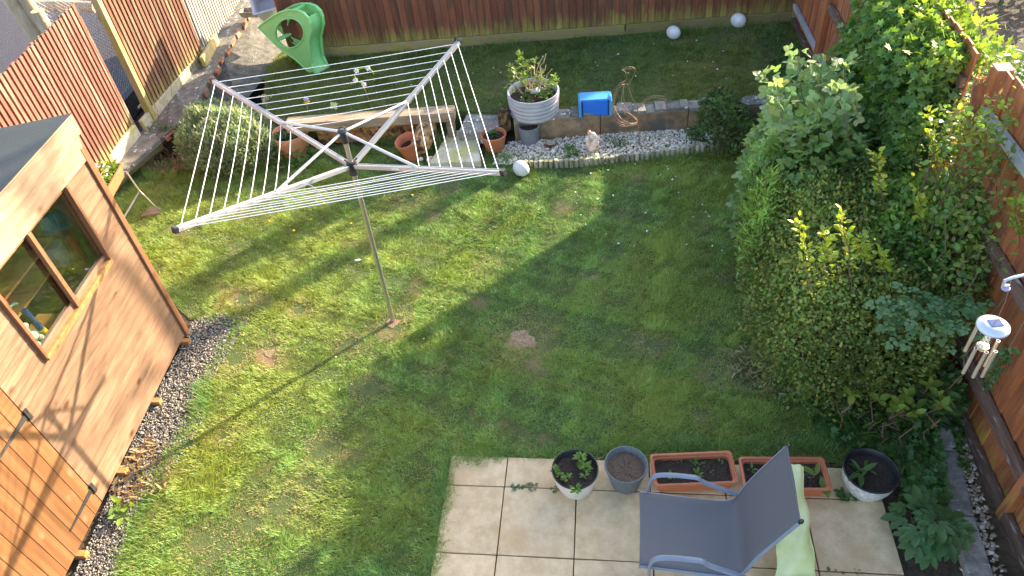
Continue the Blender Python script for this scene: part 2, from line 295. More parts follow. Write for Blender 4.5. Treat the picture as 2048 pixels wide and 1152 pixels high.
def tag(o, label, cat, group=None):
    o['label'] = label; o['category'] = cat
    if group: o['group'] = group
    return o
def setting(o, kind='structure', label=None, cat=None):
    o['kind'] = kind
    if label: o['label'] = label
    if cat: o['category'] = cat
    return o
def dup(root, loc, rotz=0, label=None, scale=1, src_org=None):
    r = root.copy(); COL.objects.link(r); r.location = loc; r.rotation_euler = (0, 0, rotz); r.scale = (scale,) * 3
    if label: r['label'] = label
    for ch in list(root.children):
        c = ch.copy(); COL.objects.link(c); c.parent = r
        for g in list(ch.children):
            d = g.copy(); COL.objects.link(d); d.parent = c
    return r

def rawmesh(name, verts, faces_flat, loop_start, mats, col=None, parent=None, org=None, smooth=False):
    me = bpy.data.meshes.new(name); o = bpy.data.objects.new(name, me); COL.objects.link(o)
    if parent is not None: org = np.array(parent.get('_org', (0, 0, 0))); o.parent = parent
    elif org is None: org = np.array([verts[:, 0].mean(), verts[:, 1].mean(), verts[:, 2].min()]); o.location = org
    else: o.location = org
    o['_org'] = [float(x) for x in org]
    v = (verts - np.array(org)).astype(np.float32)
    me.vertices.add(len(v)); me.vertices.foreach_set('co', v.ravel()); me.loops.add(len(faces_flat)); me.loops.foreach_set('vertex_index', faces_flat.astype(np.int32))
    me.polygons.add(len(loop_start)); me.polygons.foreach_set('loop_start', loop_start.astype(np.int32))
    if smooth: me.polygons.foreach_set('use_smooth', np.ones(len(loop_start), bool))
    if col is not None:
        a = me.attributes.new('Col', 'FLOAT_COLOR', 'POINT'); c = np.ones((len(v), 4), np.float32); c[:, :3] = col; a.data.foreach_set('color', c.ravel())
    me.materials.append(mats); me.update(calc_edges=True); me.validate(); return o
def scatter(name, m, tv, tf, P, X, Y, Z, col, parent=None, org=None, smooth=False):
    """copy template (tv, tf) to every P with axes X, Y, Z (already scaled)"""
    tv = np.asarray(tv, float); N, nv = len(P), len(tv)
    v = P[:, None, :] + tv[None, :, 0:1] * X[:, None, :] + tv[None, :, 1:2] * Y[:, None, :] + tv[None, :, 2:3] * Z[:, None, :]
    flat = np.concatenate([np.array(f) for f in tf]); ln = np.array([len(f) for f in tf]); tot = len(flat)
    F = (flat[None, :] + (np.arange(N) * nv)[:, None]).ravel(); st = np.concatenate([[0], np.cumsum(ln)[:-1]]); LS = (st[None, :] + (np.arange(N) * tot)[:, None]).ravel()
    return rawmesh(name, v.reshape(-1, 3), F, LS, m, np.repeat(col, nv, axis=0), parent, org, smooth)
def unit(a): return a / (np.linalg.norm(a, axis=-1, keepdims=True) + 1e-9)
# leaf templates: x across, y along, z up; unit length
T_OVAL = ([(0, 0, 0), (.24, .3, .05), (.2, .72, .03), (0, 1, -.08), (-.2, .72, .03), (-.24, .3, .05), (0, .45, -.02)], [(0, 1, 6), (1, 2, 6), (2, 3, 6), (3, 4, 6), (4, 5, 6), (5, 0, 6)])
T_BROAD = ([(0, 0, 0), (.38, .28, .07), (.33, .68, .03), (0, 1, -.1), (-.33, .68, .03), (-.38, .28, .07), (0, .45, -.03)], [(0, 1, 6), (1, 2, 6), (2, 3, 6), (3, 4, 6), (4, 5, 6), (5, 0, 6)])
T_IVY = ([(0, 0, 0), (.46, .1, .04), (.24, .4, .02), (.5, .62, .03), (.18, .66, 0), (0, 1, -.08), (-.18, .66, 0), (-.5, .62, .03), (-.24, .4, .02), (-.46, .1, .04), (0, .4, -.03)],
         [(0, 1, 10), (1, 2, 10), (2, 3, 4), (2, 4, 10), (4, 5, 10), (5, 6, 10), (6, 8, 10), (6, 7, 8), (8, 9, 10), (9, 0, 10)])
def _comp(base, items):
    V_, F_ = [], []
    for ang, sc, ox, oy in items:
        b = len(V_)
        for x, y, z in base[0]:
            x, y = x * sc, y * sc; V_.append((ox + x * math.cos(ang) + y * math.sin(ang), oy - x * math.sin(ang) + y * math.cos(ang), z * sc))
        F_ += [tuple(i + b for i in f) for f in base[1]]
    return V_, F_
T_TRIPLE = _comp(T_BROAD, [(0, .62, 0, .38), (1.25, .52, .04, .3), (-1.25, .52, -.04, .3)])
T_FIVE = _comp(T_BROAD, [(0, .5, 0, .5), (1.0, .4, .03, .45), (-1.0, .4, -.03, .45), (1.6, .36, .03, .2), (-1.6, .36, -.03, .2)])
T_BLADE = ([(-.5, 0, 0), (.5, 0, 0), (.38, .55, .12), (-.38, .55, .12), (0, 1, .42)], [(0, 1, 2, 3), (3, 2, 4)])
T_NEEDLE = ([(-.09, 0, 0), (.09, 0, 0), (.1, .5, .02), (0, 1, 0), (-.1, .5, .02)], [(0, 1, 2, 3, 4)])
def leaves(name, m, T, P, D, size, col, parent=None, org=None, roll=1.0, flat=.5, wid=1.0):
    """leaf tips point along D; upper face turned towards the sky by `flat`"""
    N = len(P); D = unit(D + rng.normal(0, .35, (N, 3))); upv = unit(np.array([0, 0, 1.0]) * flat + rng.normal(0, .5, (N, 3)) * roll)
    X = unit(np.cross(D, upv)); Z = np.cross(X, D); s = (size * R(.6, 1.25, N))[:, None]
    return scatter(name, m, T[0], T[1], P, X * s * wid, D * s, Z * s, col, parent, org)
def vary(c, N, v=.25, h=.12, c2=None, p2=0):
    c = np.array(c, float); out = c[None, :] * (1 + R(-v, v, (N, 1))); out *= 1 + rng.normal(0, h, (N, 3)) * np.array([1, .4, 1])
    if c2 is not None: k = R(0, 1, N) < p2; out[k] = np.array(c2)[None, :] * (1 + R(-v, v, (k.sum(), 1)))
    return np.clip(out, .004, .95)
_ph = R(0, 6.28, (10, 3)); _fr = rng.normal(0, 1, (10, 3))
def lump(P, f=1.0):
    s = 0
    for k in range(10): s = s + np.sin(P @ (_fr[k] * f * (1 + k * .35)) + _ph[k, 0]) / (1 + k * .35)
    return s / 2.6
def inpoly(x, y, poly):
    poly = np.array(poly)[:, :2]; ins = np.zeros(len(x), bool); j = len(poly) - 1
    for i in range(len(poly)):
        xi, yi = poly[i]; xj, yj = poly[j]; c = ((yi > y) != (yj > y)) & (x < (xj - xi) * (y - yi) / (yj - yi + 1e-12) + xi); ins ^= c; j = i
    return ins
def sample(poly, n):
    p = np.array(poly)[:, :2]; lo, hi = p.min(0), p.max(0); A = (hi - lo).prod(); x = R(lo[0], hi[0], n); y = R(lo[1], hi[1], n); k = inpoly(x, y, poly); return x[k], y[k]
def area(poly):
    p = np.array(poly)[:, :2]; x, y = p[:, 0], p[:, 1]; return abs(np.dot(x, np.roll(y, 1)) - np.dot(y, np.roll(x, 1))) / 2
STONE = None
def stones(name, poly, dens, size, cols, z=0.0, zj=.01, zf=None, flatn=.55):
    a = np.array(poly)[:, :2]; bb = (a.max(0) - a.min(0)).prod(); x, y = sample(poly, int(dens * bb)); N = len(x)
    t = (1 + 5 ** .5) / 2; iv = unit(np.array([(-1, t, 0), (1, t, 0), (-1, -t, 0), (1, -t, 0), (0, -1, t), (0, 1, t), (0, -1, -t), (0, 1, -t), (t, 0, -1), (t, 0, 1), (-t, 0, -1), (-t, 0, 1)], float)) * R(.75, 1.2, (12, 1))
    fc = [(0, 11, 5), (0, 5, 1), (0, 1, 7), (0, 7, 10), (0, 10, 11), (1, 5, 9), (5, 11, 4), (11, 10, 2), (10, 7, 6), (7, 1, 8), (3, 9, 4), (3, 4, 2), (3, 2, 6), (3, 6, 8), (3, 8, 9), (4, 9, 5), (2, 4, 11), (6, 2, 10), (8, 6, 7), (9, 8, 1)]
    X = unit(rng.normal(0, 1, (N, 3)) * [1, 1, .35]); U = unit(rng.normal(0, .4, (N, 3)) + [0, 0, 1]); Y = unit(np.cross(U, X)); Z = np.cross(X, Y)
    s = size * np.exp(rng.normal(0, .35, N)); c = np.array(cols)[rng.integers(0, len(cols), N)] * R(.75, 1.2, (N, 1))
    zz = (zf(x, y) if zf else z) + R(0, zj, N)
    P = np.stack([x, y, zz + s * .3], -1)
    return scatter(name, M['stone_col'], iv, fc, P, X * (s * R(.8, 1.3, N))[:, None], Y * (s * R(.6, 1, N))[:, None], Z * (s * flatn)[:, None], np.clip(c, 0, .9))

# ------------------------------------------------------------------ the ground
TZ = 0.27
def sheet(name, poly, z, m, thick=0.0, sub=0):
    mb = MB(); p = [(float(a[0]), float(a[1]), z) for a in poly]
    if thick: mb.hexa([(x, y, z - thick) for x, y, _ in p], p, .5)
    else: mb.add(p, [tuple(range(len(p)))], .5)
    o = mb.build(name, m); return setting(o)
def ccw(p):
    p = [tuple(np.array(a)[:2]) for a in p]; s = sum(p[i][0] * p[(i + 1) % len(p)][1] - p[(i + 1) % len(p)][0] * p[i][1] for i in range(len(p))); return p if s > 0 else p[::-1]
sheet('ground', ccw([(-300, -300), (300, -300), (300, 300), (-300, 300)]), -0.05, M['bark'])
LF = lambda y: 3.77 + 0.152 * (y - 4.68)                      # the line of the right hand fence
LAWN = ccw([B(210, 1330), B(228, 1152), B(258, 1030), B(318, 945), B(372, 880), B(398, 820), B(405, 760), B(445, 700), B(485, 650), B(440, 632), B(380, 640), B(300, 560), B(180, 470), B(140, 400),
            B(190, 360), B(250, 352), B(300, 320), B(380, 318), B(470, 330), B(560, 318), B(700, 292), B(860, 300), B(1000, 322), B(1045, 338), B(1200, 328), B(1480, 296), B(1560, 300), B(1650, 420), B(1700, 600),
            B(1750, 740), B(1790, 830), B(1800, 925), B(1690, 925), B(900, 922), B(868, 1152), B(850, 1330)])
sheet('lawn_soil', ccw([(-6.2, 1.0), (3.6, 1.0), (LF(8.4), 8.4), (-6.0, 9.2)]), -0.008, M['earth'])
sheet('lawn', LAWN, 0.0, M['thatch'])
UP_F = [B(560, 243, TZ), B(905, 222, TZ), B(1000, 225, TZ), B(1100, 224, TZ), B(1520, 200, TZ), (LF(7.85) - .02, 7.85)]
ULAWN = ccw([(p[0], p[1]) for p in UP_F] + [(LF(10.4) - .02, 10.4), (-2.2, 11.15), (-3.4, 11.5), (-3.15, 9.2)])
sheet('upper_lawn', ULAWN, TZ, M['thatch'], thick=.3)
GRAVEL = ccw([B(120, 1330), B(150, 1152), B(290, 830), B(372, 680), B(382, 645), B(440, 625), B(500, 640), B(455, 712), B(415, 775), B(408, 840), B(375, 905), B(318, 965), B(262, 1040), B(235, 1152), B(220, 1330)])
sheet('gravel_path', GRAVEL, -0.003, M['earth'])
DRIVE = ccw([(-5.9, 7.0), (-5.55, 9.2), (-4.6, 14.5), (-5, 24), (-16, 24), (-16, 4), (-6.2, 4)])
o = sheet('driveway', DRIVE, 0.3, M['drive'], thick=.3)
BED = ccw([B(985, 332), B(1018, 285), B(1080, 283), B(1290, 262), B(1470, 238), B(1520, 245), B(1480, 293), B(1200, 324), B(1045, 330)])
sheet('gravel_bed', BED, 0.004, M['earth'])
BED2 = ccw([B(1850, 800), B(1905, 780), B(2060, 1330), B(1960, 1330)])

# paving slabs: one patio
th = -0.1771; u_ = np.array([math.cos(th), math.sin(th), 0]); v_ = np.array([-math.sin(th), math.cos(th), 0]); O = np.array([-0.1963, 2.5247, 0]) * K
mb = MB(); S_ = .585
for i in range(-1, 5):
    for j in range(0, -6, -1):
        x0, x1 = i * S_ + (.10 if i == -1 else 0), (i + 1) * S_; y1, y0 = (0.285, 0.0) if j == 0 else ((j + 1) * S_, j * S_)
        g = .0045; c = O + u_ * (x0 + x1) / 2 + v_ * (y0 + y1) / 2 + np.array([0, 0, .004 + R(-.002, .002)]); a = R(-.004, .004)
        mb.box(c, (x1 - x0 - 2 * g, y1 - y0 - 2 * g, .04), (u_ * math.cos(a) + v_ * math.sin(a), v_ * math.cos(a) - u_ * math.sin(a), (0, 0, 1)))
o = mb.build('patio', M['slab'], bevel=.005); setting(o)
sheet('patio_base', ccw([O + u_ * a + v_ * b for a, b in ((-.5, .27), (2.95, .27), (2.95, -3), (-.5, -3))]), 0.004, M['joint'])

# ------------------------------------------------------------------ stones
SLATE = [(.17, .17, .165), (.27, .27, .255), (.11, .11, .115), (.38, .35, .30), (.26, .21, .16), (.36, .30, .22), (.24, .21, .18), (.31, .28, .24)]
setting(stones('slate_chippings', GRAVEL, 9500, .0072, SLATE, zj=.018), 'stuff', 'grey slate chippings between the shed and the lawn', 'gravel')
setting(stones('white_stones', BED, 5200, .0105, [(.84, .78, .66), (.88, .84, .75), (.70, .60, .46), (.82, .72, .56), (.50, .42, .33)], z=.006, zj=.02), 'stuff', 'white stones in the bed below the low wall', 'gravel')
setting(stones('fence_side_stones', BED2, 2200, .014, [(.6, .5, .38), (.45, .36, .26), (.7, .6, .5), (.3, .22, .15)], z=.0, zj=.02), 'stuff', 'beige and pink stones along the foot of the right fence', 'gravel')
TG = ccw([B(630, 246, .2), B(862, 234, .2), B(866, 247, .2), B(630, 262, .2)])
setting(stones('timber_bed_stones', TG, 3600, .011, [(.5, .5, .5), (.62, .6, .56), (.3, .3, .31)], z=.2, zj=.03), 'stuff', 'grey stones in the narrow bed between the timbers', 'gravel')

for (px_, py_, rr2, nm, c1_, c2_) in ((1040, 682, .15, 'bare_patch', (.23, .135, .07), (.38, .28, .18)), (786, 646, .07, 'pole_soil', (.2, .12, .07), (.3, .21, .13)), (540, 706, .06, 'worn_patch', (.2, .15, .07), (.3, .23, .13))):
    c_ = B(px_, py_); pts_ = [c_ + np.array([math.cos(a), math.sin(a) * .85, 0]) * rr2 * (1 + .16 * math.sin(3 * a + px_) + .1 * math.sin(7 * a)) for a in np.linspace(0, 2 * math.pi, 40)[:-1]]; sheet(nm, ccw(pts_), .004, mat(nm, c1_, c2_, 30, .95, 1, 90, tintamt=0))
# ------------------------------------------------------------------ grass
def grass(name, poly, dens, z, hgt, label, bare=(), rough_edge=None, dark=1.0, seedy=0.0):
    a = np.array(poly); bb = (a.max(0) - a.min(0)).prod(); x, y = sample(poly, int(dens * bb)); P = np.stack([x, y, np.full(len(x), z)], -1)
    l1 = lump(P * 3.2); l2 = lump(P * 9 + 3); l3 = lump(P * 1.1 + 9)
    keep = R(0, 1, len(x)) < np.clip(.84 + .28 * l2 + .24 * l1, .14, 1)
    straw = np.zeros(len(x))
    for bx, by, br in bare:
        straw = np.maximum(straw, np.clip(1.5 - np.hypot(x - bx, y - by) / br / 1.6 - .35 * l2, 0, 1))
        d = np.hypot(x - bx, y - by) / br + .25 * l2; keep &= R(0, 1, len(x)) < np.clip((d - .55) * 2.2, .03, 1)
    straw = np.clip(straw[keep] + np.clip(lump(P[keep] * 2.3 + 17) * 1.1 - .95, 0, .7), 0, 1)
    P = P[keep]; l1, l2, l3 = l1[keep], l2[keep], l3[keep]; N = len(P)
    h = hgt * np.clip(1 + .5 * l2 + .4 * l1, .3, 2.2) * R(.5, 1.4, N); wdt = R(.003, .0062, N)
    an = R(0, 4.0, N) + 5 * l1 + 3 * l2; tilt = np.clip(R(.25, 1.4, N), 0, 1.4)
    hd = np.stack([np.cos(an), np.sin(an), np.zeros(N)], -1); D = hd * np.sin(tilt)[:, None] + np.array([0, 0, 1]) * np.cos(tilt)[:, None]
    X = np.stack([-np.sin(an), np.cos(an), np.zeros(N)], -1); Z = np.cross(D, X)
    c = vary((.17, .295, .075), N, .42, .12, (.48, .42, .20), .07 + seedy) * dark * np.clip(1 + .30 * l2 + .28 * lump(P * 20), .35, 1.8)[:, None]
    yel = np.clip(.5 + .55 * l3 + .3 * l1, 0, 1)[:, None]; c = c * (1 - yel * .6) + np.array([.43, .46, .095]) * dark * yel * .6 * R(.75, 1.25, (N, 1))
    sk = R(0, 1, N) < straw * .5; c[sk] = np.array([.46, .37, .19]) * R(.6, 1.25, (sk.sum(), 1)) * dark; h = h * (1 - .4 * straw)
    o = scatter(name, M['grass'], T_BLADE[0], T_BLADE[1], P, X * wdt[:, None], D * h[:, None], -Z * (h * .55)[:, None], np.clip(c, .01, .9))
    return setting(o, 'stuff', label, 'grass')
def at(px, py, r, z=0): b = B(px, py, z); return (b[0], b[1], r)
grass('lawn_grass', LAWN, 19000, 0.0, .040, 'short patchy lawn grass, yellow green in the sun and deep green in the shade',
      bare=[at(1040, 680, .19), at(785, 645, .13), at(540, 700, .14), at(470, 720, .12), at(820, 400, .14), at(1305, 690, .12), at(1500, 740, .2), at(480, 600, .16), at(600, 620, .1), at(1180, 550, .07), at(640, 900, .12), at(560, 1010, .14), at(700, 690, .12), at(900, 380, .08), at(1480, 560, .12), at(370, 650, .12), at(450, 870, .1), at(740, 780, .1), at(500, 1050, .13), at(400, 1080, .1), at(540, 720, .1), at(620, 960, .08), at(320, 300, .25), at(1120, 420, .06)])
grass('upper_grass', ULAWN, 14000, TZ, .034, 'dark shaded lawn grass of the raised lawn below the back fence', bare=[at(1460, 60, .2, TZ), at(1330, 200, .1, TZ)], dark=.62)  # dark puts the shade of the raised lawn into the blade colour
# longer fringes: patio edge, timber edges, fence foot, gravel edge
def fringe(name, pts, wd, n, h, label, z=0.0, dark=.95):
    pts = [np.array(p, float) for p in pts]; seg = R(0, len(pts) - 1, n); i = np.minimum(seg.astype(int), len(pts) - 2); f = (seg - i)[:, None]; A = np.array(pts)
    P = A[i] * (1 - f) + A[i + 1] * f; P[:, :2] += rng.normal(0, wd, (n, 2)); P[:, 2] = z; l = lump(P * 5)
    k = R(0, 1, n) < np.clip(.6 + .6 * l, .1, 1); P = P[k]; l = l[k]; n = len(P)
    an = R(0, 6.28, n); tl = R(.1, 1.1, n); hd = np.stack([np.cos(an), np.sin(an), np.zeros(n)], -1); D = hd * np.sin(tl)[:, None] + np.array([0, 0, 1]) * np.cos(tl)[:, None]; X = np.stack([-np.sin(an), np.cos(an), np.zeros(n)], -1); Z = np.cross(D, X); hh = h * R(.5, 1.5, n) * np.clip(1 + .5 * l, .5, 1.6)
    c = vary((.19, .32, .085), n, .3, .12, (.44, .40, .19), .07) * dark
    o = scatter(name, M['grass'], T_BLADE[0], T_BLADE[1], P, X * R(.003, .006, (n, 1)), D * hh[:, None], -Z * (hh * .6)[:, None], np.clip(c, .01, .9)); return setting(o, 'stuff', label, 'grass')
fringe('patio_edge_grass', [B(862, 1160), B(882, 1000), B(898, 925), B(1000, 912), B(1200, 900), B(1400, 895), B(1600, 895), B(1700, 890)], .035, 9000, .07, 'longer grass fringing the paving slabs')
fringe('wall_edge_grass', [B(560, 300), B(700, 300), B(860, 318), B(1000, 318), B(1040, 325), B(1200, 328), B(1320, 322), B(1480, 292)], .05, 4500, .09, 'long grass along the log roll edging and old timbers')
fringe('timber_tuft_grass', [B(760, 275, .1), B(860, 262, .15), B(880, 300)], .06, 1600, .16, 'long grass tuft behind the tilted terracotta pot')
fringe('gravel_edge_grass', [B(235, 1150), B(320, 950), B(400, 830), B(410, 760), B(480, 650), B(400, 630)], .05, 5000, .06, 'ragged lawn grass creeping over the slate chippings')
fringe('hedge_foot_grass', [B(1500, 560), B(1520, 660), B(1600, 800), B(1700, 870), B(1640, 900)], .10, 6000, .075, 'long pale grass at the foot of the hedge')
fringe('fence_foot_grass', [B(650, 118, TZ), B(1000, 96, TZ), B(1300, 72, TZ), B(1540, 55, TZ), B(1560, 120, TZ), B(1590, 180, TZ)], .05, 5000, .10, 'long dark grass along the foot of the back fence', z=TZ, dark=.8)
def litter(name, m, T, poly, n, sz, col, label, cat, z=0.03, flat=2.0):
    x, y = sample(poly, n); N = len(x); P = np.stack([x, y, z + R(0, .02, N)], -1); an = R(0, 6.28, N); D = np.stack([np.cos(an), np.sin(an), R(-.1, .3, N)], -1)
    return setting(leaves(name, m, T, P, D, sz, vary(col, N), flat=flat), 'stuff', label, cat)
T_DAISY = ([(0, 0, 0)] + [(math.cos(a) * (1 if i % 2 else .72), math.sin(a) * (1 if i % 2 else .72), 0) for i, a in enumerate(np.linspace(0, 2 * math.pi, 15)[:-1])], [(0, i + 1, (i + 1) % 14 + 1) for i in range(14)])
litter('daisies', M['petal'], T_DAISY, ccw([B(1130, 330), B(1500, 340), B(1480, 520), B(1180, 520)]), 60, .011, (.85, .85, .82), 'scattered white daisies in the shaded lawn', 'flowers', z=.045, flat=6)
litter('terrace_daisies', M['petal'], T_DAISY, ccw([B(600, 190, TZ), B(900, 110, TZ), B(1500, 80, TZ), B(1450, 190, TZ)]), 90, .012, (.8, .8, .78), 'tiny white daisies in the raised lawn', 'flowers', z=TZ + .04, flat=6)
litter('dandelions', M['petal'], T_DAISY, ccw([B(480, 340), B(900, 330), B(820, 560), B(420, 420)]), 42, .014, (.85, .6, .03), 'yellow dandelions in the lawn below the airer', 'flowers', z=.05, flat=6)
litter('fallen_petals', M['petal'], T_OVAL, ccw([B(260, 420), B(1100, 400), B(900, 700), B(450, 1000)]), 120, .022, (.7, .62, .4), 'pale dead leaves lying in the lawn', 'leaf litter', z=.03)

# ------------------------------------------------------------------ retaining wall and the fences on the left
sec = [(B(205, 352, .25), B(226, 366, .22), B(232, 385, 0)), (B(230, 325, .27), B(254, 336, .25), B(262, 352, -.02)), (B(290, 255, .33), B(320, 278, .31), B(330, 300, -.02)), (B(350, 187, .44), B(376, 232, .42), B(404, 282, .06)),
       (B(412, 104, .54), B(445, 110, .54), B(480, 215, .24)), (B(470, 16, .64), B(502, 22, .64), B(566, 110, .25))]
e = sec[-1]; d_ = GV * 1.2; sec.append(tuple(p + d_ for p in e))
wall = thing('retaining_wall', sec[1][2], 'old pebble dashed retaining wall with a broken brick rim, left of the green slide', 'wall')
top_, face_, base_, rim = MB(), MB(), MB(), MB()
for i in range(len(sec) - 1):
    a, b = sec[i], sec[i + 1]
    drop = np.array([0, 0, -.06]); 
    top_.hexa([a[0] + drop, a[1] + drop, b[1] + drop, b[0] + drop], [a[0], a[1], b[1], b[0]])
    ai, bi = a[0] * [1, 1, 0] + [0, 0, -.04], b[0] * [1, 1, 0] + [0, 0, -.04]
    (base_ if i < 2 else face_).hexa([ai, a[2], b[2], bi], [a[0] + drop * 1.02, a[1] + drop * 1.02, b[1] + drop * 1.02, b[0] + drop * 1.02])
    if i >= 2:
        n = int(np.linalg.norm(b[1] - a[1]) / .23)
        for k in range(n):
            f = (k + .5) / n; p = a[1] * (1 - f) + b[1] * f; d = unit(b[1] - a[1]); q_ = np.array([R(-.02, .02), R(-.02, .02), R(-.02, .015)])
            if R(0, 1) < .86: rim.box(p + q_ + [0.01, 0, -.03], (.2 * R(.6, 1), R(.05, .09), R(.05, .075)), (d, np.cross([0, 0, 1], d), (0, 0, 1)))
top_.build('coping', M['lichen'], wall); face_.build('dashed_face', M['dash'], wall); base_.build('concrete_footing', M['paleconc'], wall); rim.build('brick_rim', M['brick'], wall, bevel=.008)
def slat_panel(name, label, P0, P1, z0, z1, t0, t1, wd, gap, m, loc_off=0.0, rails=(.2, .55, .9), back=1, group=None, thick=.018, lap=False, railm=None, panel_name='slats', lean=0.0, frame=None, cat='fence'):
    P0 = np.asarray(P0, float) * [1, 1, 0]; P1 = np.asarray(P1, float) * [1, 1, 0]; L = np.linalg.norm(P1 - P0); d = (P1 - P0) / L; nrm = np.cross(d, [0, 0, 1]) * back
    root = thing(name, (P0 + P1) / 2 + [0, 0, min(z0, z1)], label, cat, group); mb = MB(); n = max(1, int(L / (wd + gap)))
    for k in range(n):
        f = (k + .5) / n; zb = z0 * (1 - f) + z1 * f + R(-.006, .006); zt = t0 * (1 - f) + t1 * f + R(-.012, .012); c = P0 + d * L * f + nrm * ((thick * .55 * (1 if k % 2 else -1)) if lap else R(-.003, .003)) 
        ln = lean * (zt - zb); up = unit(np.array([0, 0, zt - zb]) + nrm * ln)
        mb.box(c + [0, 0, (zb + zt) / 2] + nrm * ln / 2, ((wd if not lap else wd * 1.15), thick, zt - zb), (d, np.cross(up, d), up))
    mb.build(panel_name, m, root)
    for r in rails:
        zr0 = z0 + (t0 - z0) * r; zr1 = z1 + (t1 - z1) * r; off = -nrm * (.035 + (thick if lap else 0)) 
        MB().bar(P0 + off + nrm * lean * (zr0 - z0) + [0, 0, zr0], P1 + off + nrm * lean * (zr1 - z1) + [0, 0, zr1], .045, .07).build('rail', railm or m, root, bevel=.004)
    if frame is not None:
        for e_ in (P0, P1):
            MB().box(e_ + [0, 0, (z0 + t0) / 2] - nrm * .0, (.035, .05, (t0 - z0) * 1.0), (d, nrm, (0, 0, 1))).build('end_batten', frame, root)
    return root
P1 = B(272, 262, .34); T1 = V(143, 10, P1, GU)[2]; T0v = V(0, 150, P1, GU); P0 = P1 - GV * 3.4
slope = (T1 - T0v[2]) / np.linalg.norm((P1 - T0v)[:2])
slat_panel('slatted_fence_panel', 'sunlit faded red slatted fence panel behind the shed roof', P0, P1, .27, .34, T1 - slope * 3.4, T1, .040, .0, M['redfence'], back=1, rails=(.12, .5, .88), railm=M['redfence'], thick=.020, lap=True, frame=M['redfence'])
P2 = B(304, 240, .36); P3 = B(408, 116, .54); P4 = B(470, 16, .64)
slat_panel('slatted_fence_panel', 'tall brown slatted fence panel mottled with shade, beside the chain link gap', P2, P3, .38, .56, 2.15, 2.3, .036, .0, M['greyfence'], back=1, rails=(.1, .45, .8), thick=.020, lap=True)
slat_panel('slatted_fence_panel', 'bleached grey slatted fence panel above the retaining wall, left of the plastic crate', P3 + GV * .05, P4 + GV * 1.0, .60, .7, 2.2, 2.3, .04, .0, M['palefence'], back=1, rails=(.1, .45, .8), thick=.020, lap=True)
mb = MB(); mb.box(P2 + GU * .02 + [0, 0, .9], (.09, .09, 2.6), (GU, GV, (0, 0, 1))); tag(mb.build('fence_post', M['oldpost'], bevel=.006), 'weathered square fence post between the chain link and the brown slats', 'fence post')
mb = MB(); mb.box(P1 + GV * .03 - GU * .05 + [0, 0, .15], (.09, .05, .72), (GU, GV, (0, 0, 1))); tag(mb.build('fence_post', M['paleconc'], bevel=.008), 'short yellowed concrete post stub at the end of the red slatted panel', 'fence post')
for (pa, pb, za, zb, lb, m_) in ((B(222, 330, .27), B(272, 268, .33), .27, .33, 'pale mossy gravel board under the red slatted panel', 'paleconc'), (B(284, 262, .33), B(408, 112, .52), .33, .52, 'long pale gravel board, partly broken, under the brown slatted panel', 'paleconc'), (B(400, 130, .55), B(428, 82, .58), .55, .58, 'short damp brown board under the bleached slats', 'oldpost')):
    mb = MB(); o_ = GU * (.045 if m_ == 'paleconc' else .06); mb.bar(pa + o_ + [0, 0, .04], pb + o_ + [0, 0, .04], .06, .24 if m_ == 'paleconc' else .16); tag(mb.build('gravel_board', M[m_], bevel=.012), lb, 'gravel board')
# chain link beyond the gap
ch = thing('chain_link_fence', P1 + GV * .3 - GU * .3, 'sagging chain link fence seen through the gap between the slatted panels', 'fence')
mb = MB(); A0 = P1 - GU * .22 + GV * -.35; LL = 1.9; pit = .062
def cl(s, z): return A0 + GV * s + GU * .02 * math.sin(s * 5 + z * 4) + [0, 0, z]
nk = int((LL + 1.9) / pit)
for k in range(nk):
    for sg in (1, -1):
        pts = []; 
        for j in range(0, 33):
            z = .32 + j * 1.75 / 32; s_ = (k * pit - (z - .32)) if sg > 0 else (k * pit - 1.75 + (z - .32)); 
            if 0 <= s_ <= LL: pts.append(cl(s_, z))
        if len(pts) > 1: mb.tube(pts[::2] + ([pts[-1]] if len(pts) % 2 == 0 else []), .0026, 3, False)
mb.build('wire_mesh', M['chain'], ch)
mb = MB(); [mb.tube([cl(0, z), cl(LL / 2, z), cl(LL, z)], .003, 4) for z in (.36, 1.2, 2.06)]; mb.build('straining_wire', M['chain'], ch)
# logs in the neighbouring drive
def log(name, top_px, zt, r, label, cat, zb=.3, dx=0, dy=0, m='logwood'):
    t = B(*top_px, zt); b = np.array([t[0] + dx, t[1] + dy, zb]); root = thing(name, b, label, cat)
    pts = [b + (t - b) * f + np.array([R(-.01, .01), R(-.01, .01), 0]) * (0 < f < 1) for f in np.linspace(0, 1, 6)]
    MB().tube(pts, [r * 1.12, r * 1.05, r, r * .98, r * .97, r * .95], 14).build('log', M[m], root, smooth=True)
    MB().tube([t - (t - b) * .004, t + [0, 0, .004]], r * .86, 14).build('cut_end', M['tan'], root); return root
log('log_post', (73, 22), 1.25, .10, 'thick stripped log post with a flat sawn top, behind the red panel', 'post', dx=.02)
log('log_post', (12, -14), 1.5, .13, 'leaning split log post at the top left corner', 'post', dx=.25, dy=-.1)
log('log_post', (46, -10), 1.45, .10, 'bare log post between the split log and the flat topped one', 'post', dx=.1)
mb = MB(); a = B(60, 12, 1.0) ; b = B(190, 14, .95); mb.tube([a, (a + b) / 2 + [0, 0, .02], b], .085, 12); tag(mb.build('log_rail', M['logwood'], smooth=True), 'pale log lying as a rail behind the red slatted panel', 'log')
mb = MB()
for k in range(9):
    s0 = B(R(35, 70), R(0, 30), 1.15); pts = [s0]; d = np.array([R(-.3, .5), R(-.4, .1), R(-.1, .5)])
    for j in range(5): d = d + rng.normal(0, .18, 3); pts.append(pts[-1] + d * .07)
    mb.tube(pts, .004, 4)
setting(tag(mb.build('dry_climber', M['tan']), 'curling dry climber stems hung over the log posts', 'dead plant'), 'stuff')

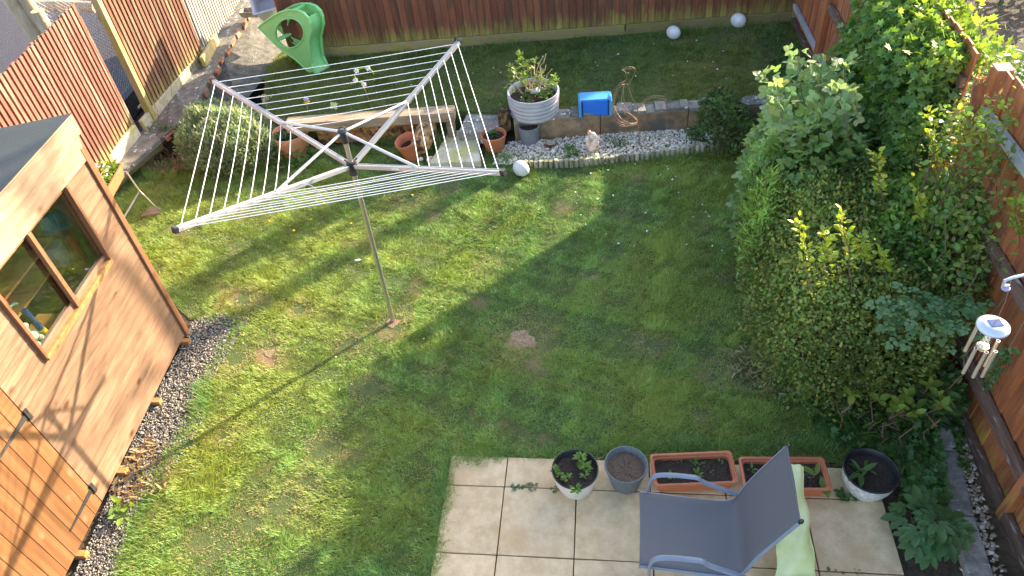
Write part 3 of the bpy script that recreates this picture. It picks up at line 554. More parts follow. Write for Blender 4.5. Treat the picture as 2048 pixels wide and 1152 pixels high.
# ------------------------------------------------------------------ back fence
FA, FB = B(655, 113, TZ), B(1568, 43, TZ); fd = unit((FB - FA) * [1, 1, 0]); FA = FA - fd * .55; FB = FB + fd * .22; FLB = np.linalg.norm(FB - FA); fn = np.cross(fd, [0, 0, 1]) * -1
if fn[1] < 0: fn = -fn
bf = thing('back_fence', (FA + FB) / 2, 'dark red close boarded back fence with green algae above its gravel board', 'fence')
mb = MB(); BW = .105; n = int(FLB / BW); FTOP = 1.74
for k in range(n):
    c = FA * [1, 1, 0] + fd * (k + .5) * BW + fn * (.01 + (.004 if k % 2 else 0)); zt = FTOP + R(-.01, .01); yaw = fd * math.cos(.09) + fn * math.sin(.09)
    mb.box(c + [0, 0, (TZ + .15 + zt) / 2], (BW * .945, .014, zt - TZ - .15), (yaw, np.cross([0, 0, 1], yaw), (0, 0, 1)))
mb.build('boards', M['backfence'], bf)
MB().bar(FA * [1, 1, 0] + fn * .032 + [0, 0, (TZ + FTOP) / 2], FB * [1, 1, 0] + fn * .032 + [0, 0, (TZ + FTOP) / 2], .008, FTOP - TZ - .06).build('added_gap_sheet', M['twig'], bf)  # dark sheet added behind the gaps to stop sun and make them dark
n = 3
for k in range(n):
    a = FA + fd * (FLB / n * k + .01); b = FA + fd * (FLB / n * (k + 1) - .01); MB().bar(a * [1, 1, 0] - fn * .012 + [0, 0, TZ + .072], b * [1, 1, 0] - fn * .012 + [0, 0, TZ + .072], .03, .15).build('gravel_board', M['gravelboard'], bf, bevel=.004)
for r in (.75, 1.5): MB().bar(FA * [1, 1, 0] + fn * .06 + [0, 0, r], FB * [1, 1, 0] + fn * .06 + [0, 0, r], .04, .08).build('rail', M['backfence'], bf)
for k in range(4): MB().box(FA * [1, 1, 0] + fd * (FLB / 3 * k * .999 + .0) + fn * .12 + [0, 0, 1.0], (.09, .09, 1.7), (fd, fn, (0, 0, 1))).build('post', M['backfence'], bf)

# ------------------------------------------------------------------ right hand fence (seen from its rail side, patched and leaning)
def RP(y): return np.array([LF(y), y, 0])
def rpanel(y0, y1, z0, top, label, rails, rm, lean=.0):
    P0, P1_ = RP(y0), RP(y1); L = np.linalg.norm(P1_ - P0); d = GV; nrm = GU
    root = thing('board_fence_panel', (P0 + P1_) / 2 + [0, 0, z0], label, 'fence'); mb = MB(); n = int(L / .125)
    for k in range(n):
        c = P0 + d * L * (k + .5) / n + nrm * (.0 + (.006 if k % 2 else 0)); h = top + R(-.015, .015) - z0; up = unit(np.array([0, 0, 1]) + nrm * lean)
        mb.box(c + up * (z0 + h / 2), (.135, .016, h), (unit(d + nrm * .05), np.cross(up, unit(d + nrm * .05)), up))
    mb.build('boards', M['rfence'], root)
    for (za, zb, m_, wd_) in rails:
        up = unit(np.array([0, 0, 1]) + nrm * lean); MB().bar(P0 - nrm * .035 + up * za, P1_ - nrm * .035 + up * zb, .045, wd_).build('rail', M[m_], root, bevel=.005)
    return root
rpanel(.6, 4.72, .06, 2.45, 'orange red boarded fence panel behind the wind chime, seen from its rail side', [(.06, .06, 'rail', .12), (.47, .47, 'rail', .12), (1.4, 1.4, 'rail', .1), (2.1, 2.1, 'palerail', .09)], 'rail', .0)
rpanel(5.16, 8.80, .1, 2.36, 'boarded fence panel hidden under ivy, beyond the bramble', [(.48, .5, 'palerail', .09), (1.15, 1.15, 'rail', .11), (2.1, 2.1, 'rail', .09)], 'rail', .0)
rpanel(8.80, 10.5, .2, 1.52, 'low dark red fence panel with a bleached rail at the far right corner', [(.3, .3, 'rail', .09), (.5, .5, 'palerail', .08), (1.15, 1.15, 'rail', .09)], 'rail', 0)
for y, zt, wd, lb, m_, off in ((4.98, 1.62, .10, 'short square post with a flat top and mossy side in the fence gap', 'mosspost', -.1), (4.80, 2.42, .12, 'tall red fence post with a worn sawn top near the right edge', 'rfence', .02), (8.83, 2.5, .13, 'dark red fence post by the far corner of the raised lawn', 'rfence', -.02), (10.34, 1.75, .1, 'corner post where the back fence meets the right fence', 'backfence', 0), (1.9, .42, .12, 'stubby mossy post end at the foot of the right fence', 'mosspost', -.13)):
    root = thing('fence_post', RP(y), lb, 'fence post'); c = RP(y) + GU * off
    MB().box(c + [0, 0, zt / 2], (wd, wd, zt), (GU, GV, (0, 0, 1))).build('shaft', M[m_], root, bevel=.006)
    MB().box(c + [0, 0, zt + .006], (wd * 1.02, wd * 1.02, .012), (GU, GV, (0, 0, 1))).build('worn_top', M['logwood'], root, bevel=.003)
mb = MB(); mb.bar(RP(4.25) - GU * .1 + [0, 0, 1.0], RP(4.9) - GU * .05 + [0, 0, 2.3], .03, .11, up=GU); tag(mb.build('brace_board', M['rfence'], bevel=.004), 'sloping brace board nailed across the fence near its tall post', 'board')
# concrete edging kerb on the right
kb = thing('edging_kerb', B(1915, 990), 'rough concrete edging kerb running beside the right fence', 'kerb')
pts = [B(1868, 800, .07), B(1893, 900, .07), B(1925, 1030, .07), B(1965, 1160, .07), B(2020, 1330, .07)]; 
for a, b in zip(pts[:-1], pts[1:]):
    d = unit(b - a); s_ = unit(np.cross(d, [0, 0, 1])); wv = .085
    MB().hexa([a + d * .004 - s_ * wv - [0, 0, .1], b - d * .004 - s_ * wv - [0, 0, .1], b - d * .004 + s_ * wv - [0, 0, .1], a + d * .004 + s_ * wv - [0, 0, .1]][::1], [a + d * .004 - s_ * wv, b - d * .004 - s_ * wv, b - d * .004 + s_ * wv, a + d * .004 + s_ * wv]).build('kerb_stone', M['concrete'], kb, bevel=.012)

# ------------------------------------------------------------------ low wall, steps, timbers, log roll
W0, W1 = B(1026, 238, .33), B(1560, 204, .33); wd_ = unit((W1 - W0) * [1, 1, 0]); wn = np.array([-wd_[1], wd_[0], 0])
lw = thing('low_garden_wall', (W0 + W1) / 2 * [1, 1, 0], 'low brown garden wall with crumbling lichened top behind the white stones', 'wall')
L = np.linalg.norm((W1 - W0)[:2]); n = 3
for k in range(n):
    a = W0 * [1, 1, 0] + wd_ * (L / n * k + .004); b = W0 * [1, 1, 0] + wd_ * (L / n * (k + 1) - .004); c = (a + b) / 2
    MB().box(c + wn * .11 + [0, 0, .125], (L / n - .006, .22 + R(-.008, .008), .33), (wd_, wn, (0, 0, 1))).build('wall_block', M['lowwall'], lw, bevel=.012)
    m2 = MB(); x = 0
    while x < L / n - .02:
        s_ = min(R(.07, .2), L / n - x); m2.box(a + wd_ * (x + s_ / 2) + wn * (.12 + R(-.02, .02)) + [0, 0, .295 + R(-.022, .016)], (s_, .21 + R(-.04, .02), .05), (wd_, wn, (0, 0, 1))); x += s_
    m2.build('crumbling_top', M['lichen'], lw, bevel=.01)
def slab(name, pxs, z, th_, m, label, cat):
    p = [B(a, b, z) for a, b in pxs]; p = [np.array([*q_, z]) for q_ in ccw(p)]; mb = MB().hexa([q_ - [0, 0, th_] for q_ in p], p); return tag(mb.build(name, M[m], bevel=.012), label, cat)
slab('step_slab', [(858, 326), (898, 262), (952, 257), (962, 322)], .11, .12, 'paleconc', 'sunlit concrete step slab at the edge of the lawn', 'step')
slab('step_slab', [(916, 264), (940, 214), (1012, 206), (1020, 232), (985, 262)], .24, .2, 'lichen', 'upper step slab spotted with pale lichen beside the white planter', 'step')
mb = MB().bar(B(575, 250, .42), B(910, 226, .42), .2, .13); tag(mb.build('timber_sleeper', M['sleeper'], bevel=.008), 'weathered timber sleeper edging the raised lawn behind the airer', 'sleeper')
mb = MB().bar(B(636, 268, .14), B(872, 256, .14), .11, .26); tag(mb.build('timber_sleeper', M['rot'], bevel=.02), 'rotting brown timber behind the two terracotta pots', 'sleeper')
mb = MB().box(B(903, 258, .2), (.1, .12, .42), (GU, GV, (0, 0, 1))); tag(mb.build('timber_post', M['sleeper'], bevel=.01), 'short upright post under the end of the sleeper', 'post')
mb = MB()
a = B(858, 250, .3); b = B(836, 300, .18)
for (p_, q_, r_) in ((a, b, .13),): 
    pts = [p_ + (q_ - p_) * f for f in np.linspace(0, 1, 9)]; mb.tube(pts, [r_ * k_ for k_ in (.8, 1, 1.08, 1.0, 1.05, .96, 1.02, .9, .7)], 14)
tag(mb.build('rotten_log', M['rot'], smooth=False), 'crumbling orange brown rotten log lying across the old timber', 'log')
mb = MB(); c = B(1008, 232, .33); mb.lathe([(.07, -.2), (.085, -.1), (.075, 0), (.08, .07), (.06, .09), (.0, .06)], c, 9, wob=.2); tag(mb.build('tree_stump', M['rot']), 'small rotten stump beside the white planter', 'stump')
lr = thing('log_roll_edging', B(1250, 318), 'short upright half logs edging the white stones', 'edging')
ed = [B(1038, 338), B(1105, 336), B(1200, 330), B(1300, 318), B(1400, 304), B(1490, 294)]; 
segs = [np.linalg.norm(ed[i + 1] - ed[i]) for i in range(len(ed) - 1)]; tot = sum(segs); nL = int(tot / .062)
for k in range(nL):
    s_ = (k + .5) / nL * tot; i = 0
    while s_ > segs[i]: s_ -= segs[i]; i += 1
    c = ed[i] + (ed[i + 1] - ed[i]) * s_ / segs[i]; h = .115 + R(-.015, .012)
    MB().lathe([(.028, -.02), (.029, h * .9), (.026, h), (0, h + .001)], c, 10).build('half_log', M['logroll'], lr, smooth=True)

# ------------------------------------------------------------------ rotary airer
PB = np.array([-.9565 * K, 4.1194 * K, 0.0]); AX = unit(np.array([.008, .0209, 1.0])); E1 = unit(np.array([1, 0, 0]) - AX * AX[0]); E2 = np.cross(AX, E1)
ra = thing('rotary_clothes_airer', PB, 'open four armed rotary clothes airer with white lines standing on the lawn', 'clothes airer')
HUB, TOP, TIP, ARM, PHI = 1.4476 * K, 1.6921 * K, 1.7694 * K, 1.236 * K, -.6784
MB().tube([PB - AX * .05, PB + AX * HUB], .0235, 20).build('lower_pole', M['steel'], ra, smooth=True)
MB().tube([PB + AX * (HUB - .02), PB + AX * (TOP - .03)], .021, 20).build('upper_pole', M['steel'], ra, smooth=True)
MB().lathe([(.027, -.10), (.034, -.095), (.034, -.075), (.031, -.07), (.034, -.02), (.040, .0), (.040, .03), (.026, .035)], PB + AX * HUB, 20, ax=(E1, E2, AX)).build('sliding_hub', M['blackp'], ra, smooth=True)
mb = MB().lathe([(.028, -.10), (.031, -.09), (.031, -.02), (.044, -.01), (.044, .012), (.03, .02), (0, .022)], PB + AX * TOP, 20, ax=(E1, E2, AX)); mb.tube([PB + AX * (TOP + .02) + E1 * .025 * math.cos(a) + AX * .03 * math.sin(a) for a in np.linspace(0, math.pi, 9)], .005, 6); mb.build('top_hub', M['blackp'], ra, smooth=True)
tips = []; roots_ = []; dirs = []
for k in range(4):
    a = PHI + k * math.pi / 2; dr = E1 * math.cos(a) + E2 * math.sin(a); rt_ = PB + AX * HUB + dr * .045; tp = PB + AX * TIP + dr * ARM; tips.append(tp); roots_.append(rt_); dirs.append(dr)
    d = unit(tp - rt_); sd_ = unit(np.cross(d, AX)); u2 = np.cross(sd_, d); arm = MB()
    for off, w_, h_ in ((0, .008, .040), (.0155, .005, .036), (-.0155, .005, .036)): arm.box((rt_ + tp) / 2 + sd_ * off + u2 * (-.004 if off == 0 else 0), (np.linalg.norm(tp - rt_), w_, h_), (d, sd_, u2), .5)
    arm.box((rt_ + tp) / 2 - u2 * .015, (np.linalg.norm(tp - rt_), .034, .006), (d, sd_, u2), .5)
    ao = arm.build('arm', M['alu'], ra, bevel=.0015)
    MB().box(tp + d * .012, (.034, .042, .046), (d, sd_, u2)).build('end_cap', M['blackp'], ao, bevel=.004)
    MB().box(rt_ + d * .01, (.06, .030, .034), (d, sd_, u2)).build('knuckle', M['blackp'], ao, bevel=.003)
    j = rt_ + (tp - rt_) * .47 + u2 * .012; s0 = PB + AX * (TOP - .005) + dr * .04; MB().tube([s0, j], .0125, 12).build('strut', M['alu'], ra, smooth=True)
for k in range(4):
    k2 = (k + 1) % 4
    for i in range(9 if k in (1, 2) else 8):
        f = .985 - i * .072; A_ = roots_[k] + (tips[k] - roots_[k]) * f; B_ = roots_[k2] + (tips[k2] - roots_[k2]) * f; sag = .004 + .01 * R(0, 1)
        if k == 2: sag += .02 * (i > 2)
        pts = [A_ * (1 - t) + B_ * t - np.array([0, 0, 1]) * sag * 4 * t * (1 - t) for t in np.linspace(0, 1, 7)]; MB().tube(pts, .0029, 6).build('washing_line', M['line'], ra, smooth=True)
mb = MB(); c = V(610, 375, tips[3] * .6 + roots_[3] * .4, (0, 1, 0)); mb.tube([c + [-.06, 0, .01], c + [-.01, 0, .04], c + [.05, 0, .01], c + [.09, 0, -.06], c + [.1, 0, -.1]], .003, 5); tag(mb.build('wire_hook', M['purple']), 'small bent wire hook hanging on the inner lines of the airer', 'hook')
mb = MB(); f = .32; c = roots_[0] + (tips[0] - roots_[0]) * f; d = unit(tips[0] - roots_[0]); sd_ = unit(np.cross(d, AX)); mb.box(c + sd_ * .0195, (.085, .002, .018), (d, sd_, np.cross(sd_, d))); mb.build('maker_sticker', M['line'], ra)

# ------------------------------------------------------------------ shed
SA = np.array([-2.6063, 4.22, 0]) * K; sdv = unit(np.array([-2.86 + 2.6063, 2.28 - 4.22, 0])); sn = np.array([-sdv[1], sdv[0], 0])
def SP(s, z, o=0.0): return SA + sdv * s + sn * o + np.array([0, 0, z])
UPZ = np.array([0, 0, 1.0])
shed = thing('garden_shed', SP(1.7, 0, -.9), 'timber garden shed with a felt roof, a two pane window and a golden boarded door', 'shed')
def sbox(mb, s0, s1, z0, z1, o, th_, tint=None): return mb.box(SP((s0 + s1) / 2, (z0 + z1) / 2, o), (s1 - s0, th_, z1 - z0), (sdv, sn, UPZ), tint)
wl = MB(); zz = .07; row = 0
while zz < 2.2:
    z1 = min(zz + .118, 2.2)
    def brd(s0, s1):
        lo_, hi_ = zz + .002, z1 - .002; c = SP((s0 + s1) / 2, (lo_ + hi_) / 2, 0); tl = .018; up = unit(UPZ - sn * tl); wl.box(c, (s1 - s0, .016, hi_ - lo_), (sdv, np.cross(up, sdv) * -1, up))
    if zz < 1.40: brd(.02, 1.925)
    else: brd(.02, .385); brd(1.505, 1.925)
    zz += .118
wl.build('wall', M['shedwall'], shed, bevel=.004)
mb = MB(); sbox(mb, 0, 3.3, .06, 2.4, -1.9, .016); mb.box(SP(0.0, 1.2, -.95), (.016, 1.88, 2.2), (sdv, sn, UPZ)); mb.box(SP(3.3, 1.2, -.95), (.016, 1.88, 2.2), (sdv, sn, UPZ)); mb.box(SP(1.65, .07, -.95), (3.28, 1.86, .02), (sdv, sn, UPZ)); mb.build('inner_shell', M['shedin'], shed)
mb = MB(); sbox(mb, -.035, .028, .05, 2.3, .014, .036); mb.build('corner_trim', M['shedtrim'], shed, bevel=.003)
mb = MB(); sbox(mb, -.02, 3.35, 2.19, 2.42, .016, .022); mb.build('lower_fascia', M['fascia'], shed, bevel=.003)
mb = MB(); mb.box(SP(1.71, 2.50, .06), (3.50, .022, .17), (sdv, sn, UPZ)); mb.build('fascia', M['fascia'], shed, bevel=.003)
rf = MB(); nseg = 24; r0 = []; 
for i in range(nseg + 1):
    s_ = -.045 + 3.51 * i / nseg
    for j in range(9): o_ = .075 - 2.25 * j / 8; r0.append(SP(s_, 2.595 + o_ * .15 - .015 + .005 * math.sin(s_ * 14 + j * .35) * (j > 0), o_))
fs = [(i * 9 + j, i * 9 + j + 1, (i + 1) * 9 + j + 1, (i + 1) * 9 + j) for i in range(nseg) for j in range(8)]; rf.add(r0, fs); rf.add([p - UPZ * .02 for p in r0], [f[::-1] for f in fs])
rf.build('roof', M['felt'], shed, smooth=True)
mb = MB(); [mb.bar(SP(s_, 2.52, .0), SP(s_, 2.52 - .33, -2.1), .04, .06) for s_ in (0.02, 1.1, 2.2, 3.3)]; mb.build('rafters', M['shedin'], shed)
mb = MB(); mb.bar(SP(-.05, 2.52, .045), SP(-.05, 2.52 - .337, -2.14), .018, .09); mb.build('end_fascia', M['shedtrim'], shed)
wf = MB(); sbox(wf, .405, 1.485, 2.162, 2.188, -.02, .05); win = wf.build('window', M['shedtrim'], shed)
for q_ in ((.375, .405, .045), (1.485, 1.515, .045), (.945, .985, .04)): wf = MB(); sbox(wf, q_[0], q_[1], 1.41, 2.19, .02, q_[2]); wf.build('window_bar', M['shedtrim'], win, bevel=.003)
mb = MB(); sbox(mb, .385, 1.505, 1.385, 1.43, .0, .09); mb.build('sill', M['bearer'], win, bevel=.003)
for s0, s1 in ((.40, .95), (.98, 1.49)): mb = MB(); sbox(mb, s0, s1, 1.42, 2.17, -.012, .003); mb.build('pane', M['glass'], win)
mb = MB(); sbox(mb, .34, .385, .1, 2.2, -.04, .05); sbox(mb, 1.51, 1.56, .1, 2.2, -.04, .05); sbox(mb, .02, 1.9, 1.30, 1.345, -.04, .05); mb.build('studs', M['shedin'], shed)
dr_ = MB(); x = 1.935
while x < 2.95: sbox(dr_, x + .0015, x + .1185, .075, 1.98, .006, .016); x += .12
door = dr_.build('door', M['sheddoor'], shed, bevel=.005)
for hz in (1.27, .27):
    mb = MB(); mb.box(SP(1.915, hz, .028), (.028, .006, .11), (sdv, sn, UPZ)); mb.tube([SP(1.932, hz - .05, .028), SP(1.932, hz + .05, .028)], .006, 8)
    a = [SP(1.935, hz - .022, .018), SP(2.30, hz - .008, .018), SP(2.30, hz + .008, .018), SP(1.935, hz + .022, .018)]; mb.hexa(a, [p + sn * .004 for p in a]); mb.build('hinge', M['iron'], door)
mb = MB(); sbox(mb, 2.95, 3.3, .06, 2.2, 0.0, .02); sbox(mb, 1.93, 2.95, 1.985, 2.185, .0, .016); mb.build('front_boards', M['shedwall'], shed)
for s_ in (.10, .86, 1.62, 2.38, 3.1): MB().box(SP(s_, .028, -.93), (.055, 2.02, .07), (sdv, sn, UPZ)).build('bearer', M['bearer'], shed, bevel=.003)
# things kept in the shed, seen through the panes
WP = lambda px, py, o_: V(px, py, SP(0, 0, o_), sn)
z1_, z2_ = WP(110, 466, -.45)[2], WP(110, 530, -.45)[2]; mb = MB(); sbox(mb, .30, 1.3, z1_ - .02, z1_, -.6, .3); sbox(mb, .30, 1.3, z2_ - .02, z2_, -.6, .3); mb.box(SP(.40, 1.5, -.55), (.03, .03, 1.4), (sdv, sn, UPZ)); mb.box(SP(.93, 1.5, -.75), (.03, .03, 1.4), (sdv, sn, UPZ)); tag(mb.build('shed_shelving', M['bearer']), 'pale wooden shelves seen through the right hand pane of the shed window', 'shelves')
mb = MB()
for i in range(5): mb.box(WP(92 + i * 13, 448 - i * 5, -.5) + sn * R(-.02, .02), (.07, .1, .17), (unit(sdv + UPZ * .15), sn, unit(UPZ - sdv * .15)))
tag(mb.build('packets', M['tealb'], bevel=.01), 'row of light blue packets on the top shelf inside the shed', 'packets')
mb = MB(); mb.tube([WP(136, 470, -.40), WP(146, 484, -.40), WP(156, 502, -.40), WP(170, 522, -.40)], [.025, .045, .035, .03], 10); tag(mb.build('toy_racket', M['red'], smooth=True), 'red plastic toy hanging behind the right hand pane', 'toy')
mb = MB(); mb.tube([WP(160, 476, -.36), WP(171, 495, -.36), WP(186, 520, -.36)], [.015, .03, .028], 10); tag(mb.build('toy_bat', M['lime'], smooth=True), 'lime green plastic toy next to the red one', 'toy')
mb = MB(); mb.rrect(WP(112, 508, -.5), [(.05, .05, -.11), (.07, .07, -.1), (.075, .07, .1)], 4, .03); tag(mb.build('clear_tub', M['crate'], smooth=True), 'milky plastic tub on the lower shelf in the shed', 'tub')
mb = MB(); sbox(mb, 1.0, 1.5, 1.37, 1.385, -.2, .26); tag(mb.build('window_shelf', M['bearer']), 'narrow shelf inside the left hand shed pane', 'shelf')
wc = thing('watering_can', SP(1.36, 1.39, -.17), 'dark green plastic can behind the left hand shed pane', 'watering can')
MB().lathe([(.07, 0), (.085, .02), (.08, .12), (.05, .16), (.05, .17), (.04, .165)], WP(34, 648, -.14) * [1, 1, 0] + UPZ * 1.39, 20).build('body', M['teal'], wc, smooth=True)
MB().tube([WP(30, 628, -.14) + sdv * .08 * math.cos(a) + UPZ * .07 * math.sin(a) for a in np.linspace(-.6, 2.6, 12)], .013, 8).build('handle', M['teal'], wc, smooth=True)
mb = MB(); mb.tube([WP(47, 620, -.12), WP(82, 658, -.10)], .024, 12); tag(mb.build('pump_tube', M['navy'], smooth=True), 'dark blue tube leaning inside the left hand shed pane', 'tube')
mb = MB(); mb.tube([WP(82, 658, -.10), WP(88, 664, -.10)], .03, 12); tag(mb.build('yellow_grip', M['yellow'], smooth=True), 'yellow plastic grip at the end of the dark blue tube', 'toy')
mb = MB(); mb.rrect(WP(2, 606, -.12), [(.03, .03, -.03), (.035, .03, .03)], 4, .01); tag(mb.build('red_lid', M['red'], smooth=True), 'small red lid beside the green can in the shed', 'lid')
ty = thing('soft_toy', SP(1.33, 1.40, -.075), 'grey white soft toy slumped against the bottom corner of the shed window', 'soft toy')
def blob(mb, c, r, n=12, sq=(1, 1, 1)):
    vs = []; fs = []
    for i in range(n // 2 + 1):
        ph = math.pi * i / (n // 2)
        for k in range(n):
            a = 2 * math.pi * k / n; p = np.array([math.sin(ph) * math.cos(a), math.sin(ph) * math.sin(a), math.cos(ph)]) * r * np.array(sq); vs.append(np.asarray(c) + p)
    for i in range(n // 2):
        for k in range(n): fs.append((i * n + k, i * n + (k + 1) % n, (i + 1) * n + (k + 1) % n, (i + 1) * n + k)[::-1])
    return mb.add(vs, fs)
mb = MB(); blob(mb, WP(48, 664, -.06), .042); blob(mb, WP(66, 672, -.06), .038); blob(mb, WP(60, 684, -.05), .036); blob(mb, WP(74, 690, -.05), .03); blob(mb, WP(82, 674, -.05), .022); blob(mb, WP(66, 696, -.05), .026); blob(mb, WP(50, 652, -.08), .026); mb.build('body', M['toywhite'], ty, smooth=True)
mb = MB(); blob(mb, WP(51, 662, -.018), .007); mb.build('eye', M['navy'], ty)

# ------------------------------------------------------------------ pots
def depth(P): return float(np.dot(np.asarray(P) - np.array([0, 0, CAM_H]), fwd))
def rimat(base, px, py): return V(px, py, base, (base[0] - 0, base[1] - 0, 0))
def pot(name, label, cat, base, h, rb, rr, m, rim=.012, rimh=.03, soil=.04, soilm='soil', group=None, ribs=0, inner=None, tilt=None, rimm=None, bulge=None):
    ax = np.eye(3) if tilt is None else tilt; root = thing(name, base, label, cat, group)
    prof = [(0, .004), (rb, 0)]; n = 10
    for i in range(1, n + 1):
        f = i / n; r = rb + (rr - rb) * f
        if bulge: r += bulge * math.sin(math.pi * f)
        prof.append((r, (h - rimh) * f))
    if ribs:
        prof = [(0, .004), (rb * .98, 0)]
        for i in range(ribs * 6 + 1):
            f = i / (ribs * 6); r = rb + (rr - rb) * math.sin(f * math.pi * .5) ** .9; prof.append((r + .012 * abs(math.sin(f * ribs * math.pi)) ** .6, (h - rimh) * f))
    MB().lathe(prof, base, 40, ax=ax, tint=.5, caps=False).build('body', M[m], root, smooth=True)
    rp = [(rr - .001, h - rimh - .002), (rr + rim, h - rimh + .003), (rr + rim, h - .004), (rr + rim - .005, h), (rr - .004, h), (rr - .009, h - .006), (rr - .010 - .02, h - soil - .03)]
    MB().lathe(rp + [], base, 40, ax=ax, tint=.5, caps=False).build('rim', M[rimm or m], root, smooth=True)
    if inner: MB().lathe([(rr - .008, h - .004), (rr - .013, h - soil - .01)], base, 40, ax=ax, tint=.5, caps=False).build('liner', M[inner], root, smooth=True)
    s_ = MB(); rs = rr - .012; vs, fs = [base + ax[2] * (h - soil)], []; rings = 5; nn = 28
    for i in range(1, rings + 1):
        for k in range(nn):
            a = 2 * math.pi * k / nn; vs.append(base + ax[0] * rs * i / rings * math.cos(a) + ax[1] * rs * i / rings * math.sin(a) + ax[2] * (h - soil + R(-.006, .008) * (i < rings)))
    fs += [(0, 1 + k, 1 + (k + 1) % nn) for k in range(nn)]
    for i in range(rings - 1):
        for k in range(nn): fs.append((1 + i * nn + k, 1 + (i + 1) * nn + k, 1 + (i + 1) * nn + (k + 1) % nn, 1 + i * nn + (k + 1) % nn))
    s_.add(vs, fs); s_.build('soil', M[soilm], root)
    return root
def potspec(basepx, z0, rimpx, wpx, wbpx):
    b = B(*basepx, z0); t = rimat(b, *rimpx); h = t[2] - z0; dt = depth([b[0], b[1], t[2]]); db = depth(b); return b, h, wbpx / 2 * db / CAM_F, wpx / 2 * dt / CAM_F
def rootplant(name, label, cat, base): return thing(name, base, label, cat)
G_P = 'pots standing in a row on the paving'
b, h, rb, rr = potspec((1152, 972), .01, (1147, 937), 92, 62); POT_A = (b, h, rr); pot('seedling_pot', 'white pot with a black liner and green seedlings, leftmost on the paving', 'plant pot', b, h, rb, rr, 'cream', soil=.05, inner='blackp', rimm='blackp', rimh=.012, rim=.004, bulge=.012)
b, h, rb, rr = potspec((1251, 965), .01, (1252, 928), 84, 56); POT_B = (b, h, rr); pot('plastic_pot', 'round grey plastic pot of dry bare soil between the white pot and the terracotta trough', 'plant pot', b, h, rb, rr, 'greypot', soil=.05, soilm='drysoil', inner='blackp', rimh=.02, rim=.006)
b, h, rb, rr = potspec((1728, 973), .01, (1730, 934), 104, 70); POT_C = (b, h, rr); pot('bowl_pot', 'wide crackle white pot with a black rim and one leafy weed, rightmost on the paving', 'plant pot', b, h, rb, rr, 'crackle', soil=.07, inner='blackp', rimm='blackp', rimh=.012, rim=.005, bulge=.015)
def trough(label, pxs, z):
    c = [B(a, b_, z) for a, b_ in pxs]; ctr = sum(c) / 4; lx = unit(((c[1] - c[0]) + (c[2] - c[3])) * [1, 1, 0]); ly = np.cross([0, 0, 1], lx); hx = np.linalg.norm((c[1] - c[0] + c[2] - c[3]) / 4); hy = np.linalg.norm((c[0] - c[3] + c[1] - c[2]) / 4); ax = (lx, ly, UPZ); o_ = np.array([ctr[0], ctr[1], .01])
    root = thing('planter_trough', o_, label, 'planter trough'); MB().rrect(o_, [(hx * .86, hy * .74, 0), (hx * .90, hy * .80, z * .4), (hx * .96, hy * .93, z - .03)], 5, .025, ax, .5, (True, False)).build('body', M['terra'], root, smooth=True)
    MB().rrect(o_, [(hx * .955, hy * .92, z - .034), (hx, hy, z - .03), (hx, hy, z - .014), (hx - .003, hy - .003, z - .011), (hx - .017, hy - .017, z - .011), (hx - .02, hy - .02, z - .016), (hx - .02, hy - .02, z - .035), (hx - .03, hy - .03, z - .04), (hx - .035, hy - .035, z - .09)], 5, .03, ax, .5, (False, False)).build('rim', M['terra'], root, smooth=True)
    s_ = MB(); gx, gy = 18, 7; vs = [o_ + lx * (hx - .034) * (i / gx * 2 - 1) + ly * (hy - .034) * (j / gy * 2 - 1) + UPZ * (z - .07 + R(-.008, .012)) for i in range(gx + 1) for j in range(gy + 1)]
    s_.add(vs, [(i * (gy + 1) + j, (i + 1) * (gy + 1) + j, (i + 1) * (gy + 1) + j + 1, i * (gy + 1) + j + 1) for i in range(gx) for j in range(gy)]); s_.build('soil', M['soil'], root); return root, o_, lx, ly, hx, hy
TR1 = trough('terracotta trough with sparse weeds, standing behind the chair arm', [(1302, 905), (1467, 903), (1474, 962), (1305, 975)], .18)
TR2 = trough('terracotta trough with a long lettuce like leaf, half hidden behind the chair back', [(1481, 911), (1653, 915), (1661, 977), (1484, 980)], .18)
b, h, rb, rr = potspec((1069, 224), TZ, (1070, 180), 101, 92); PLA = (b, h, rr); pot('ribbed_planter', 'large white ribbed planter holding a budding hydrangea on the raised lawn', 'planter', b, h, rb, rr, 'planter', rim=.012, rimh=.035, soil=.09, ribs=5)
b, h, rb, rr = potspec((1060, 283), .01, (1058, 250), 42, 36); pot('small_grey_pot', 'small speckled grey pot against the low garden wall', 'plant pot', b, h, rb, rr, 'speckle', rim=.002, rimh=.01, soil=.04, inner='speckle')
b, h, rb, rr = potspec((990, 297), .02, (984, 267), 50, 36); POT_D = (b, h, rr); pot('terracotta_pot', 'terracotta pot with a tuft of green, right of the concrete step', 'plant pot', b, h, rb, rr, 'terra', rim=.008, rimh=.035, soil=.05)
b, h, rb, rr = potspec((590, 303), .01, (583, 262), 70, 52); POT_E = (b, h, rr); pot('clay_pot', 'big clay pot of weeds beside the lavender bush', 'plant pot', b, h, rb, rr, 'terrac', rim=.014, rimh=.06, soil=.05)
b, h, rb, rr = potspec((828, 312), .02, (808, 277), 46, 34); t3 = unit(np.array([-.22, -.12, 1.0])); t1 = unit(np.cross([0, 1, 0], t3)); t2 = np.cross(t3, t1); pot('tilted_pot', 'empty terracotta pot leaning to the left among long grass', 'plant pot', b, h, rb, rr, 'terra', rim=.006, rimh=.03, soil=.12, tilt=(t1, t2, t3), inner='terra')
mb = MB(); mb.rrect(B(862, 322, .02), [(.05, .035, 0), (.055, .04, .03), (.03, .02, .06)], 4, .02); blob(mb, B(842, 318, .05), .03); tag(mb.build('pink_stone', M['gnome'], smooth=True), 'pink and white stone lying before the tilted pot', 'stone')
